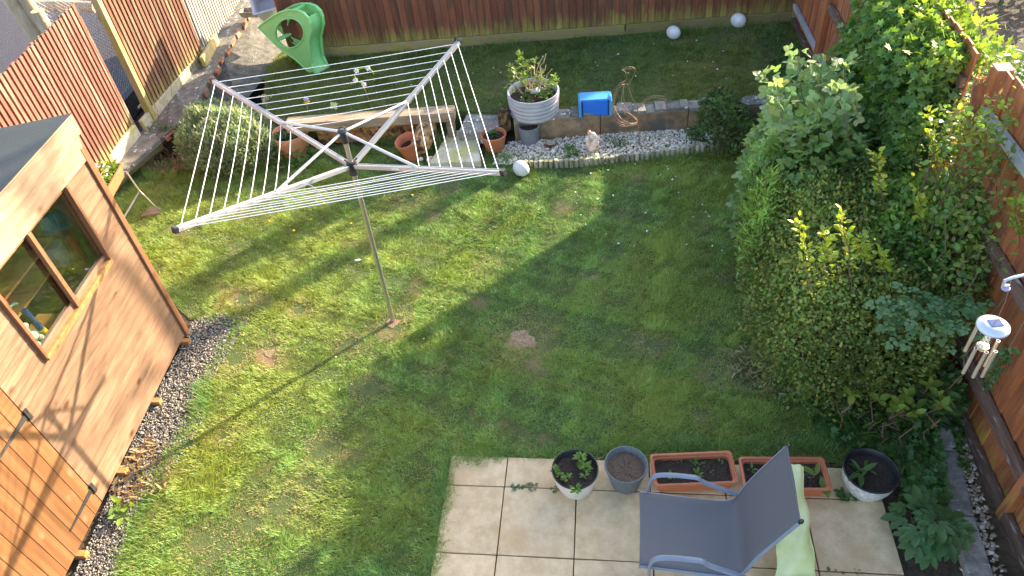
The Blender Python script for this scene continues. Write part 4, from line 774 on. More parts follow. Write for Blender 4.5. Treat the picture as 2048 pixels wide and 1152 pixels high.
# black square pot by the left fence
c = B(352, 300, 0); bp_ = thing('square_black_pot', c, 'black square pot of drying stems between the gravel board and the lavender', 'plant pot'); ztop = .31
MB().rrect(c, [(.075, .075, 0), (.115, .115, ztop)], 3, .01, (GU, GV, UPZ), .5, (True, False)).build('body', M['blackp'], bp_); MB().rrect(c, [(.116, .116, ztop - .03), (.123, .123, ztop - .028), (.123, .123, ztop), (.108, .108, ztop), (.1, .1, ztop - .05)], 3, .01, (GU, GV, UPZ), .5, (False, False)).build('rim', M['blackp'], bp_); MB().rrect(c, [(.1, .1, ztop - .05), (.1, .1, ztop - .04)], 3, .01, (GU, GV, UPZ)).build('soil', M['soil'], bp_)
BPOT = c + [0, 0, ztop]

# flower trough on its stand by the shed
pz = .74; cs = [B(170, 324, pz), B(243, 326, pz), B(204, 396, pz), B(128, 392, pz)]; ctr = sum(cs) / 4; lx = unit((cs[2] - cs[1]) * [1, 1, 0]); ly = np.array([-lx[1], lx[0], 0]); hx = np.linalg.norm(cs[2] - cs[1]) / 2; hy = .13; ctr = (cs[1] + cs[2]) / 2; 
if np.dot(ly, [1, 0, 0]) > 0: ly = -ly
ctr = ctr + ly * hy; PAN = (ctr, lx, ly, hx, hy); ft = thing('flower_trough', ctr - UPZ * .16, 'brown trough of white and yellow pansies raised beside the shed', 'planter trough')
MB().rrect(ctr - UPZ * .16, [(hx * .9, hy * .8, 0), (hx, hy, .16)], 4, .015, (lx, ly, UPZ), .5, (True, False)).build('body', M['terra'], ft); MB().rrect(ctr - UPZ * .16, [(hx, hy, .14), (hx + .012, hy + .012, .143), (hx + .012, hy + .012, .163), (hx - .008, hy - .008, .163), (hx - .02, hy - .02, .10)], 4, .015, (lx, ly, UPZ), .5, (False, False)).build('rim', M['terra'], ft); MB().rrect(ctr - UPZ * .05, [(hx - .015, hy - .015, 0), (hx - .02, hy - .02, .01)], 4, .01, (lx, ly, UPZ)).build('soil', M['soil'], ft)
st = thing('trough_stand', ctr - UPZ * (pz), 'bent galvanised tube stand under the pansy trough', 'stand')
f1 = B(321, 424, .0); f2 = B(240, 448, 0.15); k1 = B(278, 384, .33); tp1 = cs[1] - UPZ * .12
MB().tube([tp1 + ly * .2, tp1, k1 + [0.01, 0, .02], f1], .0115, 10).build('long_leg', M['steel'], st, smooth=True); MB().tube([k1 + [.06, -.04, -.03], k1 + [.02, -.01, .012], k1, k1 * .75 + f2 * .25, f2], .0115, 10).build('bent_leg', M['steel'], st, smooth=True)
mb = MB(); a = [B(283, 436, 0), B(322, 430, 0), B(318, 415, 0), B(300, 418, 0)]; mb.hexa([p - UPZ * .01 for p in a], [p + UPZ * .03 for p in a]); tag(mb.build('wood_offcut', M['sleeper'], bevel=.004), 'flat wood offcut under the foot of the trough stand', 'offcut')
mb = MB(); mb.box(B(232, 440, .1), (.1, .12, .3), (GU, GV, UPZ)); tag(mb.build('wood_block', M['bearer'], bevel=.006), 'pale wood block just behind the shed corner', 'block')

# ------------------------------------------------------------------ balls
for px, py, rp_, z0, lb in ((1042, 337, 16.5, 0, 'white glass ball at the end of the log roll edging'), (1347, 65, 13.5, TZ, 'white glass ball on the raised lawn, left of the other one by the fence'), (1477, 41, 14.5, TZ, 'white glass ball against the back fence near the right corner')):
    r = .1
    for _ in range(6): c = B(px, py, z0 + r * .96); r = rp_ * depth(c) / CAM_F
    mb = MB(); mb.lathe([(r * math.sin(a), -r * math.cos(a)) for a in np.linspace(0.001, math.pi - .16, 20)] + [(r * .13, r * .97), (0, r * .96)], c, 32, ax=(GU, unit(np.array([0, -.4, 1])), unit(np.array([.1, -1, -.4])))); o = mb.build('glass_ball', M['ball'], smooth=True); tag(o, lb, 'ball', 'white glass balls')

# ------------------------------------------------------------------ child's slide
PT = TZ; s0 = B(517, 55, PT + .52); s1 = B(636, 150, PT); bd = unit((s1 - s0) * [1, 1, 0]); pn = np.array([-bd[1], bd[0], 0])
if np.dot(pn, -s1) < 0: pn = -pn
sp = lambda px, py, off=0: V(px, py, s1 + pn * off, pn) 
slide = thing('slide', (s0 + s1) / 2 * [1, 1, 0] + [0, 0, TZ], 'green plastic toddler slide with round holes in its sides, leaning by the back fence', 'slide')
out = [(517, 54), (528, 45), (545, 33), (562, 24), (578, 20), (594, 20), (606, 25), (616, 35), (621, 47), (623, 62), (620, 76), (618, 88), (619, 100), (621, 115), (623, 127), (630, 142), (633, 149), (628, 152), (612, 138), (590, 117), (575, 108), (555, 92), (538, 75)]
hole = [(579.5 + 28.5 * math.cos(a), 66 + 30 * math.sin(a)) for a in np.linspace(0, 2 * math.pi, 29)[:-1]]
def side_panel(off, thk):
    O_ = [sp(*p) - pn * off for p in out]; H_ = [sp(*p) - pn * off for p in hole]; hc = sum(H_) / len(H_)
    import bmesh
    bm = bmesh.new(); vo = [bm.verts.new(p) for p in O_]; vh = [bm.verts.new(p) for p in H_]
    eo = [bm.edges.new((vo[i], vo[(i + 1) % len(vo)])) for i in range(len(vo))]; eh = [bm.edges.new((vh[i], vh[(i + 1) % len(vh)])) for i in range(len(vh))]
    bmesh.ops.triangle_fill(bm, use_beauty=True, use_dissolve=False, edges=eo + eh)
    bm.faces.ensure_lookup_table(); bm.verts.index_update(); V_ = [np.array(v.co) for v in bm.verts]; F_ = [tuple(v.index for v in f.verts) for f in bm.faces]; bm.free(); nV = len(V_)
    m2 = MB(); m2.add(V_ + [p - pn * thk for p in V_], [f for f in F_] + [tuple(i + nV for i in f[::-1]) for f in F_] + [(i, (i + 1) % len(O_), nV + (i + 1) % len(O_), nV + i) for i in range(len(O_))] + [(len(O_) + i, len(O_) + (i + 1) % len(H_), nV + len(O_) + (i + 1) % len(H_), nV + len(O_) + i) for i in range(len(H_))], .5)
    m2.tube([p + pn * .004 for p in O_], .016, 8, closed=True, tint=.5); m2.tube([p + pn * .003 for p in H_], .012, 8, closed=True, tint=.5); return m2
WS = .24
side_panel(0, .03).build('side_panel', M['green'], slide); side_panel(WS, .03).build('side_panel', M['green'], slide)
path = [sp(*p) for p in [(612, 36), (618, 50), (619, 66), (615, 80), (614, 92), (617, 108), (620, 124), (628, 140), (634, 149)]]; mb = MB(); vs = []
for p in path: vs += [p, p - pn * (WS + .02)]
fs = [(2 * i, 2 * i + 1, 2 * i + 3, 2 * i + 2) for i in range(len(path) - 1)]; mb.add(vs, fs, .5); mb.add([v - bd * .02 - UPZ * .012 for v in vs], [f[::-1] for f in fs], .5); mb.build('chute', M['green'], slide, smooth=True)
mb = MB(); mb.bar(sp(585, 22) - pn * .02, sp(585, 22) - pn * WS, .05, .03); mb.bar(sp(535, 60) - pn * .02, sp(535, 60) - pn * WS, .10, .03); mb.bar(sp(556, 80) - pn * .02, sp(556, 80) - pn * WS, .08, .03); mb.build('steps', M['green'], slide, bevel=.006)

# crate above the slide, white tray on the wall top
c = B(540, 8, .98); cr = thing('storage_crate', c - UPZ * .1, 'milky plastic storage crate propped in the corner behind the slide', 'crate'); ax = (unit(np.array([.95, .1, .1])), unit(np.array([-.1, .8, .6])), None); ax = (ax[0], unit(ax[1] - ax[0] * np.dot(ax[0], ax[1])), np.cross(ax[0], unit(ax[1] - ax[0] * np.dot(ax[0], ax[1]))))
MB().rrect(c, [(.18, .14, -.18), (.20, .16, -.17), (.235, .19, .14)], 4, .03, ax, .5, (True, False)).build('tub', M['crate'], cr, smooth=True); MB().rrect(c, [(.235, .19, .13), (.255, .21, .135), (.255, .21, .15), (.225, .18, .15), (.20, .16, -.12)], 4, .03, ax, .5, (False, True)).build('rim', M['crate'], cr, smooth=True)
c = B(500, 20, .78); mb = MB(); mb.rrect(c, [(.14, .08, -.09), (.16, .10, -.02), (.165, .105, .0), (.15, .09, .0), (.13, .075, -.06)], 4, .02, (unit(np.array([1, -.25, 0])), unit(np.array([.25, 1, 0])), UPZ)); tag(mb.build('stone_trough', M['concrete'], bevel=.004), 'small pale concrete trough on the end of the retaining wall', 'trough')

# ------------------------------------------------------------------ blue step
bl, br_ = B(1158, 236, TZ), B(1224, 232, TZ); lx = unit((br_ - bl) * [1, 1, 0]); ly = np.array([-lx[1], lx[0], 0]); c = (bl + br_) / 2 + ly * .1; wv = np.linalg.norm(br_ - bl); zt = V(1190, 200, bl, ly)[2]; hh = zt - TZ
bs = thing('blue_step', c * [1, 1, 0] + [0, 0, TZ], 'bright blue plastic step stool behind the low garden wall', 'step stool'); cc = c * [1, 1, 0] + [0, 0, TZ]
MB().box(cc - ly * .085 + UPZ * hh * .48, (wv * .76, .02, hh * .9), (lx, ly, UPZ), .5).build('front_panel', M['bluep'], bs, bevel=.006)
for s_ in (-1, 1): 
    MB().box(cc + lx * s_ * wv * .42 - ly * .09 + UPZ * hh * .46, (.04, .035, hh * .92), (lx, ly, UPZ), .5).build('dark_strut', M['navy'], bs, bevel=.004)
    MB().hexa([cc + lx * s_ * wv * .5 + ly * a + UPZ * z for a, z in ((-.12, 0), (.14, 0), (.12, hh * .95), (-.05, hh * 1.05), (-.11, hh * .9))], [cc + lx * s_ * (wv * .5 - .035) + ly * a + UPZ * z for a, z in ((-.12, 0), (.14, 0), (.12, hh * .95), (-.05, hh * 1.05), (-.11, hh * .9))]).build('side_panel', M['blued'], bs, bevel=.008)
MB().box(cc + UPZ * hh * .94 + ly * .02, (wv * .9, .2, .02), (lx, ly, UPZ), .5).build('top_board', M['blued'], bs, bevel=.006)

# ------------------------------------------------------------------ wire bird, gnome, log slice, stake ornaments
c0 = B(1277, 292, .01); wn_ = np.array([0.16, 1, 0]); W = lambda px, py, off=0: V(px, py, c0, wn_) + wn_ * off
bird = thing('wire_peacock', c0, 'rusty wire peacock sculpture standing in the white stones', 'sculpture')
def wires(name, lst, r=.0025):
    m2 = MB()
    for l, o0, o1 in lst:
        n_ = len(l); P_ = [W(*p, 0) + wn_ * (o0 + (o1 - o0) * math.sin(math.pi * i / (n_ - 1))) for i, p in enumerate(l)]; Q = []
        for i in range(n_ - 1):
            for t in (0, .5): 
                p0, p1, p2, p3 = P_[max(i - 1, 0)], P_[i], P_[i + 1], P_[min(i + 2, n_ - 1)]; Q.append(.5 * (2 * p1 + (p2 - p0) * t + (2 * p0 - 5 * p1 + 4 * p2 - p3) * t * t + (3 * p1 - p0 - 3 * p2 + p3) * t ** 3))
        m2.tube(Q + [P_[-1]], r, 5)
    m2.build(name, M['rust'], bird)
body = [(1252, 160), (1236, 175), (1228, 200), (1227, 222), (1234, 238), (1250, 247), (1275, 248)]
wires('body', [(body, 0, o) for o in (0, .08, -.08, .14, -.14)] + [([(1256, 170), (1262, 190), (1270, 205), (1277, 215)], 0, o) for o in (.04, -.04)] + [([(1250, 168), (1243, 190), (1244, 210), (1256, 228), (1275, 240)], 0, o) for o in (.09, -.09)] + [([(1247, 172), (1248, 200), (1258, 222), (1273, 236)], 0, o) for o in (.05, -.05)] + [([(1228, 212), (1240, 226), (1262, 238), (1276, 243)], 0, o) for o in (.12, -.12)])
wires('neck', [([(1252, 160), (1253, 150), (1249, 143), (1243, 141), (1258, 135), (1270, 138), (1269, 147), (1259, 168)], 0, .02), ([(1258, 136), (1258, 168)], 0, -.02), ([(1243, 141), (1251, 139), (1268, 138)], 0, .01), ([(1244, 170), (1251, 172), (1258, 170)], 0, .05)])
wires('tail', [([(1277, 215), (1290, 203), (1308, 195), (1329, 193)], 0, o) for o in (0, .05)] + [([(1277, 215), (1292, 207), (1312, 200), (1332, 200)], 0, .08), ([(1277, 216), (1295, 213), (1318, 215), (1330, 218)], 0, .1), ([(1277, 215), (1290, 206), (1306, 200), (1322, 197)], 0, -.06), ([(1329, 193), (1333, 203), (1334, 214)], 0, 0)], .002)
wires('leg', [([(1275, 213), (1276, 240), (1278, 262), (1279, 292)], 0, 0)], .006); wires('foot', [([(1278, 270), (1272, 264), (1262, 263), (1252, 269)], 0, .03), ([(1278, 275), (1268, 285), (1262, 296)], 0, -.05), ([(1279, 275), (1283, 285), (1281, 296)], 0, -.06)], .004)
mb = MB(); c = B(1184, 304, 0.0)
for p_, r_, q_ in (((0, 0, .07), .07, (1, 1, 1.1)), ((.03, 0, .15), .065, (1, 1, 1)), ((-.035, 0, .19), .055, (1, 1, 1)), ((.01, -.01, .25), .045, (1, 1, 1)), ((-.03, .01, .28), .03, (.8, .8, 1.3)), ((.06, -.01, .2), .04, (1, 1, 1)), ((-.05, -.03, .13), .035, (1, 1, 1.2))): blob(mb, c + np.array(p_), r_, 14, q_)
o = tag(mb.build('stone_ornament', M['gnome'], smooth=True), 'pale pink crumbling stone ornament among the white stones', 'ornament')
ls = thing('log_slice', B(1101, 291, .02), 'thin log slice with bark lying flat by the small grey pot', 'log slice'); c = B(1101, 291, .02)
MB().lathe([(.07, 0), (.075, .02), (.07, .05), (.062, .052), (.06, .04)], c, 20, sy=1.1, wob=.05).build('bark', M['rot'], ls, smooth=True); MB().lathe([(0, .045), (.062, .046)], c, 20, sy=1.1, wob=.05).build('face', M['logroll'], ls)
def stake(name, label, foot, z0, head, m='tan', r=.003):
    b = B(*foot, z0); t = rimat(b, *head); root = thing(name, b, label, 'garden ornament'); MB().tube([b, (b + t) / 2 + [.004, 0, 0], t], r, 5).build('stake', M[m], root); return root, b, t
T_WING = T_BROAD
def wings(root, t, col, sz, name='wings', n=4):
    an = np.linspace(.5, .5 + 2 * math.pi, n + 1)[:-1]; P = np.repeat(t[None], n, 0); D = np.stack([np.cos(an), -.4 * np.ones(n), np.sin(an)], -1); D = unit(D); nrm = unit(np.tile([0, -1, .6], (n, 1))); X = unit(np.cross(D, nrm)); Z = np.cross(X, D)
    scatter(name, M['petal'], T_BROAD[0], T_BROAD[1], P, X * sz, D * sz, Z * sz, np.tile(col, (n, 1)), root)
r_, b_, t_ = stake('flower_spiral_stake', 'wire stake with four lilac flowers curling above the airer lines', (757, 252), .1, (722, 160))
cv = [V(x, y, t_, (0, 1, 0)) for x, y in ((728, 168), (716, 163), (708, 150), (713, 140), (726, 136), (737, 135), (744, 141), (748, 149))]; MB().tube(cv, .004, 6).build('curl', M['lime'], r_)
for x, y in ((713, 141), (736, 136), (711, 160), (728, 168)): wings(r_, V(x, y, t_, (0, 1, 0)), (.62, .58, .62), .042, 'flower', 5)
r_, b_, t_ = stake('butterfly_stake', 'pale green and yellow butterfly on a wire in front of the timber sleeper', (678, 246), .2, (668, 210)); wings(r_, t_, (.6, .72, .35), .07)
r_, b_, t_ = stake('bee_stake', 'dark and yellow striped bee on a wire behind the airer', (615, 240), .3, (613, 201)); m2 = MB(); blob(m2, t_ + [0, 0, .02], .03, 12, (1.3, 1, .8)); m2.build('bee_body', M['purple'], r_, smooth=True); m2 = MB(); blob(m2, t_ - [0, 0, .02], .028, 12, (1.5, 1, .5)); m2.build('bee_belly', M['yellow'], r_, smooth=True)
r_, b_, t_ = stake('seed_head_stake', 'cluster of pale seed heads on a stem above the lavender', (535, 240), .3, (531, 196)); m2 = MB(); [blob(m2, t_ + rng.normal(0, .03, 3) * [1.6, 1, .9] + [0, 0, .01], .013, 6) for _ in range(22)]; m2.build('seed_heads', M['tan'], r_)['kind'] = 'stuff'
mb = MB(); c = B(713, 522, .03)
for k in range(3): blob(mb, c + [R(-.03, .03), R(-.03, .03), 0], .016, 8, (1.3, 1, .5))
tag(mb.build('white_scraps', M['white'], smooth=True), 'small white scraps lying on the lawn left of the airer pole', 'litter')

# ------------------------------------------------------------------ sling chair
zf = .43; a_, b_ = B(1280, 987, zf), B(1280, 1131, zf); cF = (a_ + b_) / 2; lat = unit((a_ - b_) * [1, 1, 0]); cw = np.linalg.norm((a_ - b_)[:2]); c2 = (B(1470, 990, .39) + B(1478, 1147, .39)) / 2; ub = unit(np.cross(lat, UPZ)); 
if np.dot(ub, c2 - cF) < 0: ub = -ub
sd = np.dot(c2 - cF, ub); tB = (B(1571, 889, .98) + B(1601, 1047, .98)) / 2; bu = np.dot(tB - cF, ub); bshift = np.dot(tB - cF, lat); 
chair = thing('sling_chair', cF * [1, 1, 0] + ub * .25, 'grey fabric sling garden chair with curved metal arms on the paving', 'chair')
prof = [(0, .0), (.012, .012), (.05, .012), (sd * .4, -.012), (sd * .72, -.035), (sd * .92, -.035), (sd + .015, -.005), (sd + (bu - sd) * .25, .14), (sd + (bu - sd) * .5, .29), (sd + (bu - sd) * .75, .42), (bu, .55)]
def CP(u, v, z): return cF * [1, 1, 0] + ub * u + lat * v + UPZ * z
def spl(pr, k=5):
    out_ = []; n_ = len(pr); A_ = [np.array(p, float) for p in pr]
    for i in range(n_ - 1):
        p0, p1, p2, p3 = A_[max(i - 1, 0)], A_[i], A_[i + 1], A_[min(i + 2, n_ - 1)]
        for j in range(k): t = j / k; out_.append(.5 * (2 * p1 + (p2 - p0) * t + (2 * p0 - 5 * p1 + 4 * p2 - p3) * t * t + (3 * p1 - p0 - 3 * p2 + p3) * t ** 3))
    return out_ + [A_[-1]]
pr = spl(prof); fb = MB(); nv = 16; vs = []
for i, (u, z) in enumerate(pr):
    f = i / (len(pr) - 1)
    for j in range(nv + 1):
        v = (j / nv - .5); sag = (1 - (2 * v) ** 2); vs.append(CP(u + .02 * sag * max(0, f - .55) * 1.5, v * (cw + .0 * f) + bshift * max(0, f - .5) * 2, zf + z - .018 * sag * (f < .6) * math.sin(min(1, f / .6) * math.pi)))
fs = [(i * (nv + 1) + j, i * (nv + 1) + j + 1, (i + 1) * (nv + 1) + j + 1, (i + 1) * (nv + 1) + j) for i in range(len(pr) - 1) for j in range(nv)]
fb.add(vs, fs, .5); so_ = fb.build('sling', M['tex'], chair, smooth=True); md = so_.modifiers.new('thick', 'SOLIDIFY'); md.thickness = .005; md.offset = -1
for s_ in (-1, 1):
    MB().tube([CP(u, s_ * (cw / 2 + .004) + bshift * max(0, i / (len(pr) - 1) - .5) * 2, zf + z - .014) for i, (u, z) in enumerate(pr)], .0125, 8).build('side_rail', M['powder'], chair, smooth=True)
    vv = s_ * (cw / 2 + .035); loop = spl([(.10, 0.0), (.075, .25), (.06, .42), (.07, .56), (.11, .625), (.20, .645), (.32, .64), (.40, .625), (.455, .57), (sd + .02, .44), (sd + .05, .37)], 5); m2 = MB(); wv = .02
    P_ = [CP(u, vv, z) for u, z in loop]; vs = []
    for i, p in enumerate(P_):
        d = unit(P_[min(i + 1, len(P_) - 1)] - P_[max(i - 1, 0)]); nn_ = np.cross(lat, d)
        for k in range(10): an = 2 * math.pi * k / 10; vs.append(p + lat * .020 * math.cos(an) + nn_ * .011 * math.sin(an))
    m2.add(vs, [(i * 10 + k, i * 10 + (k + 1) % 10, (i + 1) * 10 + (k + 1) % 10, (i + 1) * 10 + k) for i in range(len(P_) - 1) for k in range(10)] + [tuple(range(10))[::-1], tuple((len(P_) - 1) * 10 + k for k in range(10))], .5)
    m2.build('armrest', M['powder'], chair, smooth=True)
    MB().tube([CP(sd - .05, s_ * (cw / 2 + .018), zf - .05), CP(sd + .02, s_ * (cw / 2 + .02), .25), CP(sd + .14, s_ * (cw / 2 + .022), 0.012)], .0125, 8).build('rear_leg', M['powder'], chair, smooth=True)
    MB().lathe([(.014, -.012), (.016, 0), (.012, .012), (0, .014)], CP(bu + .012, s_ * (cw / 2 + .002) + bshift, zf + .555), 10, ax=(lat, np.cross(unit(ub * .3 + UPZ * .7), lat), unit(ub * .3 + UPZ * .7))).build('end_plug', M['blackp'], chair, smooth=True)
    MB().lathe([(.016, -.004), (.016, .03)], CP(.10, vv, 0.004), 10).build('foot_cap', M['blackp'], chair)
for u, z in ((.02, -.02), (sd * .5, -.05)): MB().tube([CP(u, -cw / 2, zf + z), CP(u, cw / 2, zf + z)], .011, 8).build('cross_bar', M['powder'], chair, smooth=True)
MB().tube([CP(bu + .004, -cw / 2 + bshift, zf + .555), CP(bu + .0, cw / 2 + bshift, zf + .555)], .006, 8).build('top_hem', M['tex'], chair, smooth=True)
# pale green sack leaning behind the chair
b0, b1 = B(1545, 1215, .06), B(1640, 1207, .06); t0, t1 = B(1568, 925, .52), B(1604, 935, .50); mb = MB(); vs = []; nu, nw = 26, 14
for sgn in (1, -1):
    for i in range(nu + 1):
        f = i / nu; ff = f ** .8; L_ = t0 * (1 - ff) + b0 * ff; Rr = t1 * (1 - ff) + b1 * ff
        for j in range(nw + 1):
            g_ = j / nw; p = L_ * (1 - g_) + Rr * g_; thk = .05 * (1 - (2 * g_ - 1) ** 4) * math.sin(math.pi * min(1, f * 1.2 + .08)) ** .6 if f < .8 else .05 * (1 - (2 * g_ - 1) ** 4) * (1 - (f - .8) * 3)
            p = p + np.array([0, -.25, .97]) * sgn * thk + np.array([0, 0, 1]) * .012 * math.sin(g_ * 9 + f * 14 + sgn) + np.array([1, 0, 0]) * .01 * math.sin(f * 21 + 2 * g_); vs.append(p)
n1 = (nu + 1) * (nw + 1); fs = []
for q_ in (0, 1):
    for i in range(nu):
        for j in range(nw): f = (q_ * n1 + i * (nw + 1) + j, q_ * n1 + i * (nw + 1) + j + 1, q_ * n1 + (i + 1) * (nw + 1) + j + 1, q_ * n1 + (i + 1) * (nw + 1) + j); fs.append(f if q_ else f[::-1])
mb.add(vs, fs, .5); tag(mb.build('green_sack', M['bagm'], smooth=True), 'pale yellow green plastic sack leaning behind the sling chair', 'sack')

# ------------------------------------------------------------------ solar wind chime
cz = 2.45; c = B(1988, 650, cz); RD = 31 * depth(c) / CAM_F; wc = thing('solar_wind_chime', c, 'silver solar wind chime with hanging metal tubes by the right fence', 'wind chime')
MB().lathe([(RD * .35, -.035), (RD * .98, -.018), (RD, -.012), (RD * .97, -.004), (RD * .66, .012), (RD * .62, .014), (0, .014)], c, 36).build('dish', M['silver'], wc, smooth=True)
MB().box(c + [0.004, .0, .0165], (RD * .78, RD * .62, .004), (unit(np.array([1, -.06, 0])), unit(np.array([.06, 1, 0])), UPZ)).build('solar_panel', M['solar'], wc)
MB().lathe([(.022, -.17), (.028, -.165), (.028, -.15), (.024, -.148), (.024, -.04), (.028, -.035), (.028, -.02)], c - UPZ * .0, 20).build('glass_lamp', M['glass'], wc, smooth=True)
m2 = MB(); [m2.tube([c + [.012 * math.cos(a + k), .012 * math.sin(a + k), -.15 + a * .012] for a in np.linspace(0, 8.5, 40)], .0022, 5) for k in (0, 2.1, 4.2)]; m2.build('lamp_spiral', M['line'], wc); MB().lathe([(.0, -.175), (.03, -.172), (.03, -.155), (.0, -.15)], c, 16).build('lamp_base', M['tube'], wc, smooth=True)
for k, (a, dz) in enumerate(((3.55, .115), (4.35, .115), (5.25, .125), (6.15, .10), (.9, .02), (2.3, .02))):
    p = c + np.array([RD * .8 * math.cos(a), RD * .8 * math.sin(a), 0]); tb = MB(); zt_ = -dz - .02; tb.lathe([(.0095, zt_ - .2), (.0095, zt_), (.0075, zt_), (.0075, zt_ - .05)], p, 12, tint=.5); tu = tb.build('chime_tube', M['tube'], wc, smooth=True); MB().tube([p - UPZ * .012, p + UPZ * zt_], .0012, 4).build('string', M['iron'], tu)
hk = c + [.03, .06, .26]; MB().tube([c + UPZ * .01, (c + hk) / 2 + [.01, 0, 0], hk - UPZ * .02], .0015, 4).build('cord', M['rust'], wc)
br = thing('hanging_bracket', hk, 'pale metal bracket arm above the wind chime', 'bracket'); e_ = hk + np.array([1.0, .12, .05]); MB().tube([hk + [0, 0, -.05], hk + [-.03, 0, -.045], hk + [-.035, 0, -.01], hk + [0, 0, .005], hk + [.12, .01, .01], e_], .008, 8).build('arm', M['silver'], br, smooth=True); MB().box(e_ * [1, 1, 0] + [0.02, 0, 1.45], (.07, .07, 2.9)).build('upright', M['rfence'], br); m2 = MB(); blob(m2, hk + [-.01, 0, -.065], .018, 10, (1.2, 1.2, .7)); m2.build('hook_end', M['purple'], br, smooth=True)
mb = MB(); mb.lathe([(0, -.1), (.22, -.08), (.26, .0), (.2, .1), (.08, .15), (0, .15)], B(1930, 96, .02), 9, wob=.12, sy=.7); tag(mb.build('rock', M['concrete']), 'grey rock on the bark ground beyond the right fence', 'rock')
# PLANTS
# ------------------------------------------------------------------ plants
def edge_dist(x, y, poly):
    p = np.array(poly)[:, :2]; d = np.full(len(x), 9e9)
    for i in range(len(p)):
        a, b = p[i], p[(i + 1) % len(p)]; ab = b - a; t = np.clip(((x - a[0]) * ab[0] + (y - a[1]) * ab[1]) / (ab @ ab), 0, 1); d = np.minimum(d, np.hypot(x - a[0] - t * ab[0], y - a[1] - t * ab[1]))
    return d
def twigs(name, root, feet, tips_, r0, r1, m='twig', wob=.05, n=6):
    mb = MB()
    for f, t in zip(feet, tips_):
        f = np.asarray(f, float); t = np.asarray(t, float); pts = [f + (t - f) * k / n + (rng.normal(0, wob, 3) * (0 < k < n)) for k in range(n + 1)]; mb.tube(pts, [r0 + (r1 - r0) * k / n for k in range(n + 1)], 5)
    return mb.build(name, M[m], root)
def bush(name, label, cat, poly, H, n, T, size, col, m='leaf', z0=.1, edge=.28, lumpf=2.2, lumpa=.18, shell=.35, colv=(.28, .14), c2=None, p2=0, updir=.6, flat=.6, stems=40, wid=1.0, hf=None, kw=None):
    poly = ccw(poly); x, y = sample(poly, n); N = len(x); d = edge_dist(x, y, poly); g = np.stack([x, y, x * 0], -1); l = lump(g * lumpf) ; l2 = lump(g * lumpf * 3 + 5)
    Hh = (hf(x, y) if hf else H) * (1 + lumpa * l + lumpa * .5 * l2); top = z0 + (Hh - z0) * np.clip(1 - np.exp(-(d + .03) / edge), 0, 1) ** .6
    u = R(0, 1, N); z = top - (top - z0) * np.where(u < .62, u / .62 * shell * .35, R(0, 1, N)); P = np.stack([x, y, z], -1)
    P += rng.normal(0, .02, P.shape); cen = np.array(poly).mean(0); outd = unit(np.stack([x - cen[0], y - cen[1], np.zeros(N)], -1)) * np.exp(-d / .2)[:, None] + np.array([0, 0, updir]) + rng.normal(0, .45, (N, 3))
    root = thing(name, [cen[0], cen[1], 0], label, cat); c = vary(col, N, colv[0], colv[1], c2, p2)
    c = c * (1 + .35 * l2[:, None]); leaves('foliage', M[m], T, P, unit(outd), size, np.clip(c, .008, .9), root, flat=flat, wid=wid)
    if stems:
        k = rng.integers(0, N, stems); ft = [(cen[0] + (P[i, 0] - cen[0]) * .55, cen[1] + (P[i, 1] - cen[1]) * .55, -.01) for i in k]; twigs('stems', root, ft, P[k], .011, .004)
    return root, P
pz = lambda L_, z: [B(a, b, z) for a, b in L_]
# the dark hedge along the right side
hp = pz([(1492, 330), (1487, 450), (1500, 590), (1560, 690), (1640, 735), (1770, 740), (1890, 700), (1930, 620), (1900, 480), (1850, 330), (1700, 250), (1560, 270)], .85)
hedge, HP = bush('clipped_hedge', 'big dark small leaved hedge filling the right side between the lawn and the fence', 'hedge', hp, 1.32, 95000, T_OVAL, .034, (.20, .275, .07), m='gloss_leaf', z0=.22, edge=.20, c2=(.30, .28, .08), p2=.2, stems=160, lumpa=.08, shell=.45, wid=1.3)
k_ = rng.integers(0, len(HP), 9000); Pt = HP[k_]; Pt = Pt[Pt[:, 2] > .75]; Pt = Pt + np.stack([rng.normal(0, .01, len(Pt)), rng.normal(0, .01, len(Pt)), R(.02, .13, len(Pt))], -1); Pt = Pt[lump(Pt * 3.5) > -.1]; leaves('young_shoots', M['leaf'], T_OVAL, Pt, unit(rng.normal(0, .45, Pt.shape) + [0, 0, 1.0]), .042, vary((.24, .33, .07), len(Pt), .3, .12, (.36, .32, .08), .3), hedge)
ft = [B(a, b, 0) for a, b in ((1700, 720), (1735, 700), (1770, 730), (1640, 640), (1810, 700), (1620, 560), (1700, 560))]; twigs('trunks', hedge, [f for f in ft for _ in range(3)], [f + [R(-.4, .3), R(-.2, .5), R(.5, 1.0)] for f in ft for _ in range(3)], .028, .01, wob=.04)
bush('feathery_shrub', 'bright green feathery shrub on the lawn side of the hedge top', 'shrub', pz([(1490, 300), (1486, 380), (1492, 500), (1520, 520), (1560, 460), (1590, 360), (1540, 300)], .95), 1.3, 9000, T_NEEDLE, .07, (.27, .41, .10), z0=.4, edge=.12, stems=20, updir=1.2, flat=.2)
bush('privet_bush', 'light green larger leaved bush growing against the right fence', 'shrub', pz([(1710, 400), (1740, 330), (1850, 340), (1990, 400), (2080, 400), (2110, 560), (1960, 585), (1850, 560), (1740, 520), (1690, 460)], 1.25), 1.62, 11000, T_OVAL, .058, (.18, .31, .07), z0=.5, edge=.25, c2=(.17, .25, .06), p2=.25, stems=60, wid=1.25, lumpa=.10)
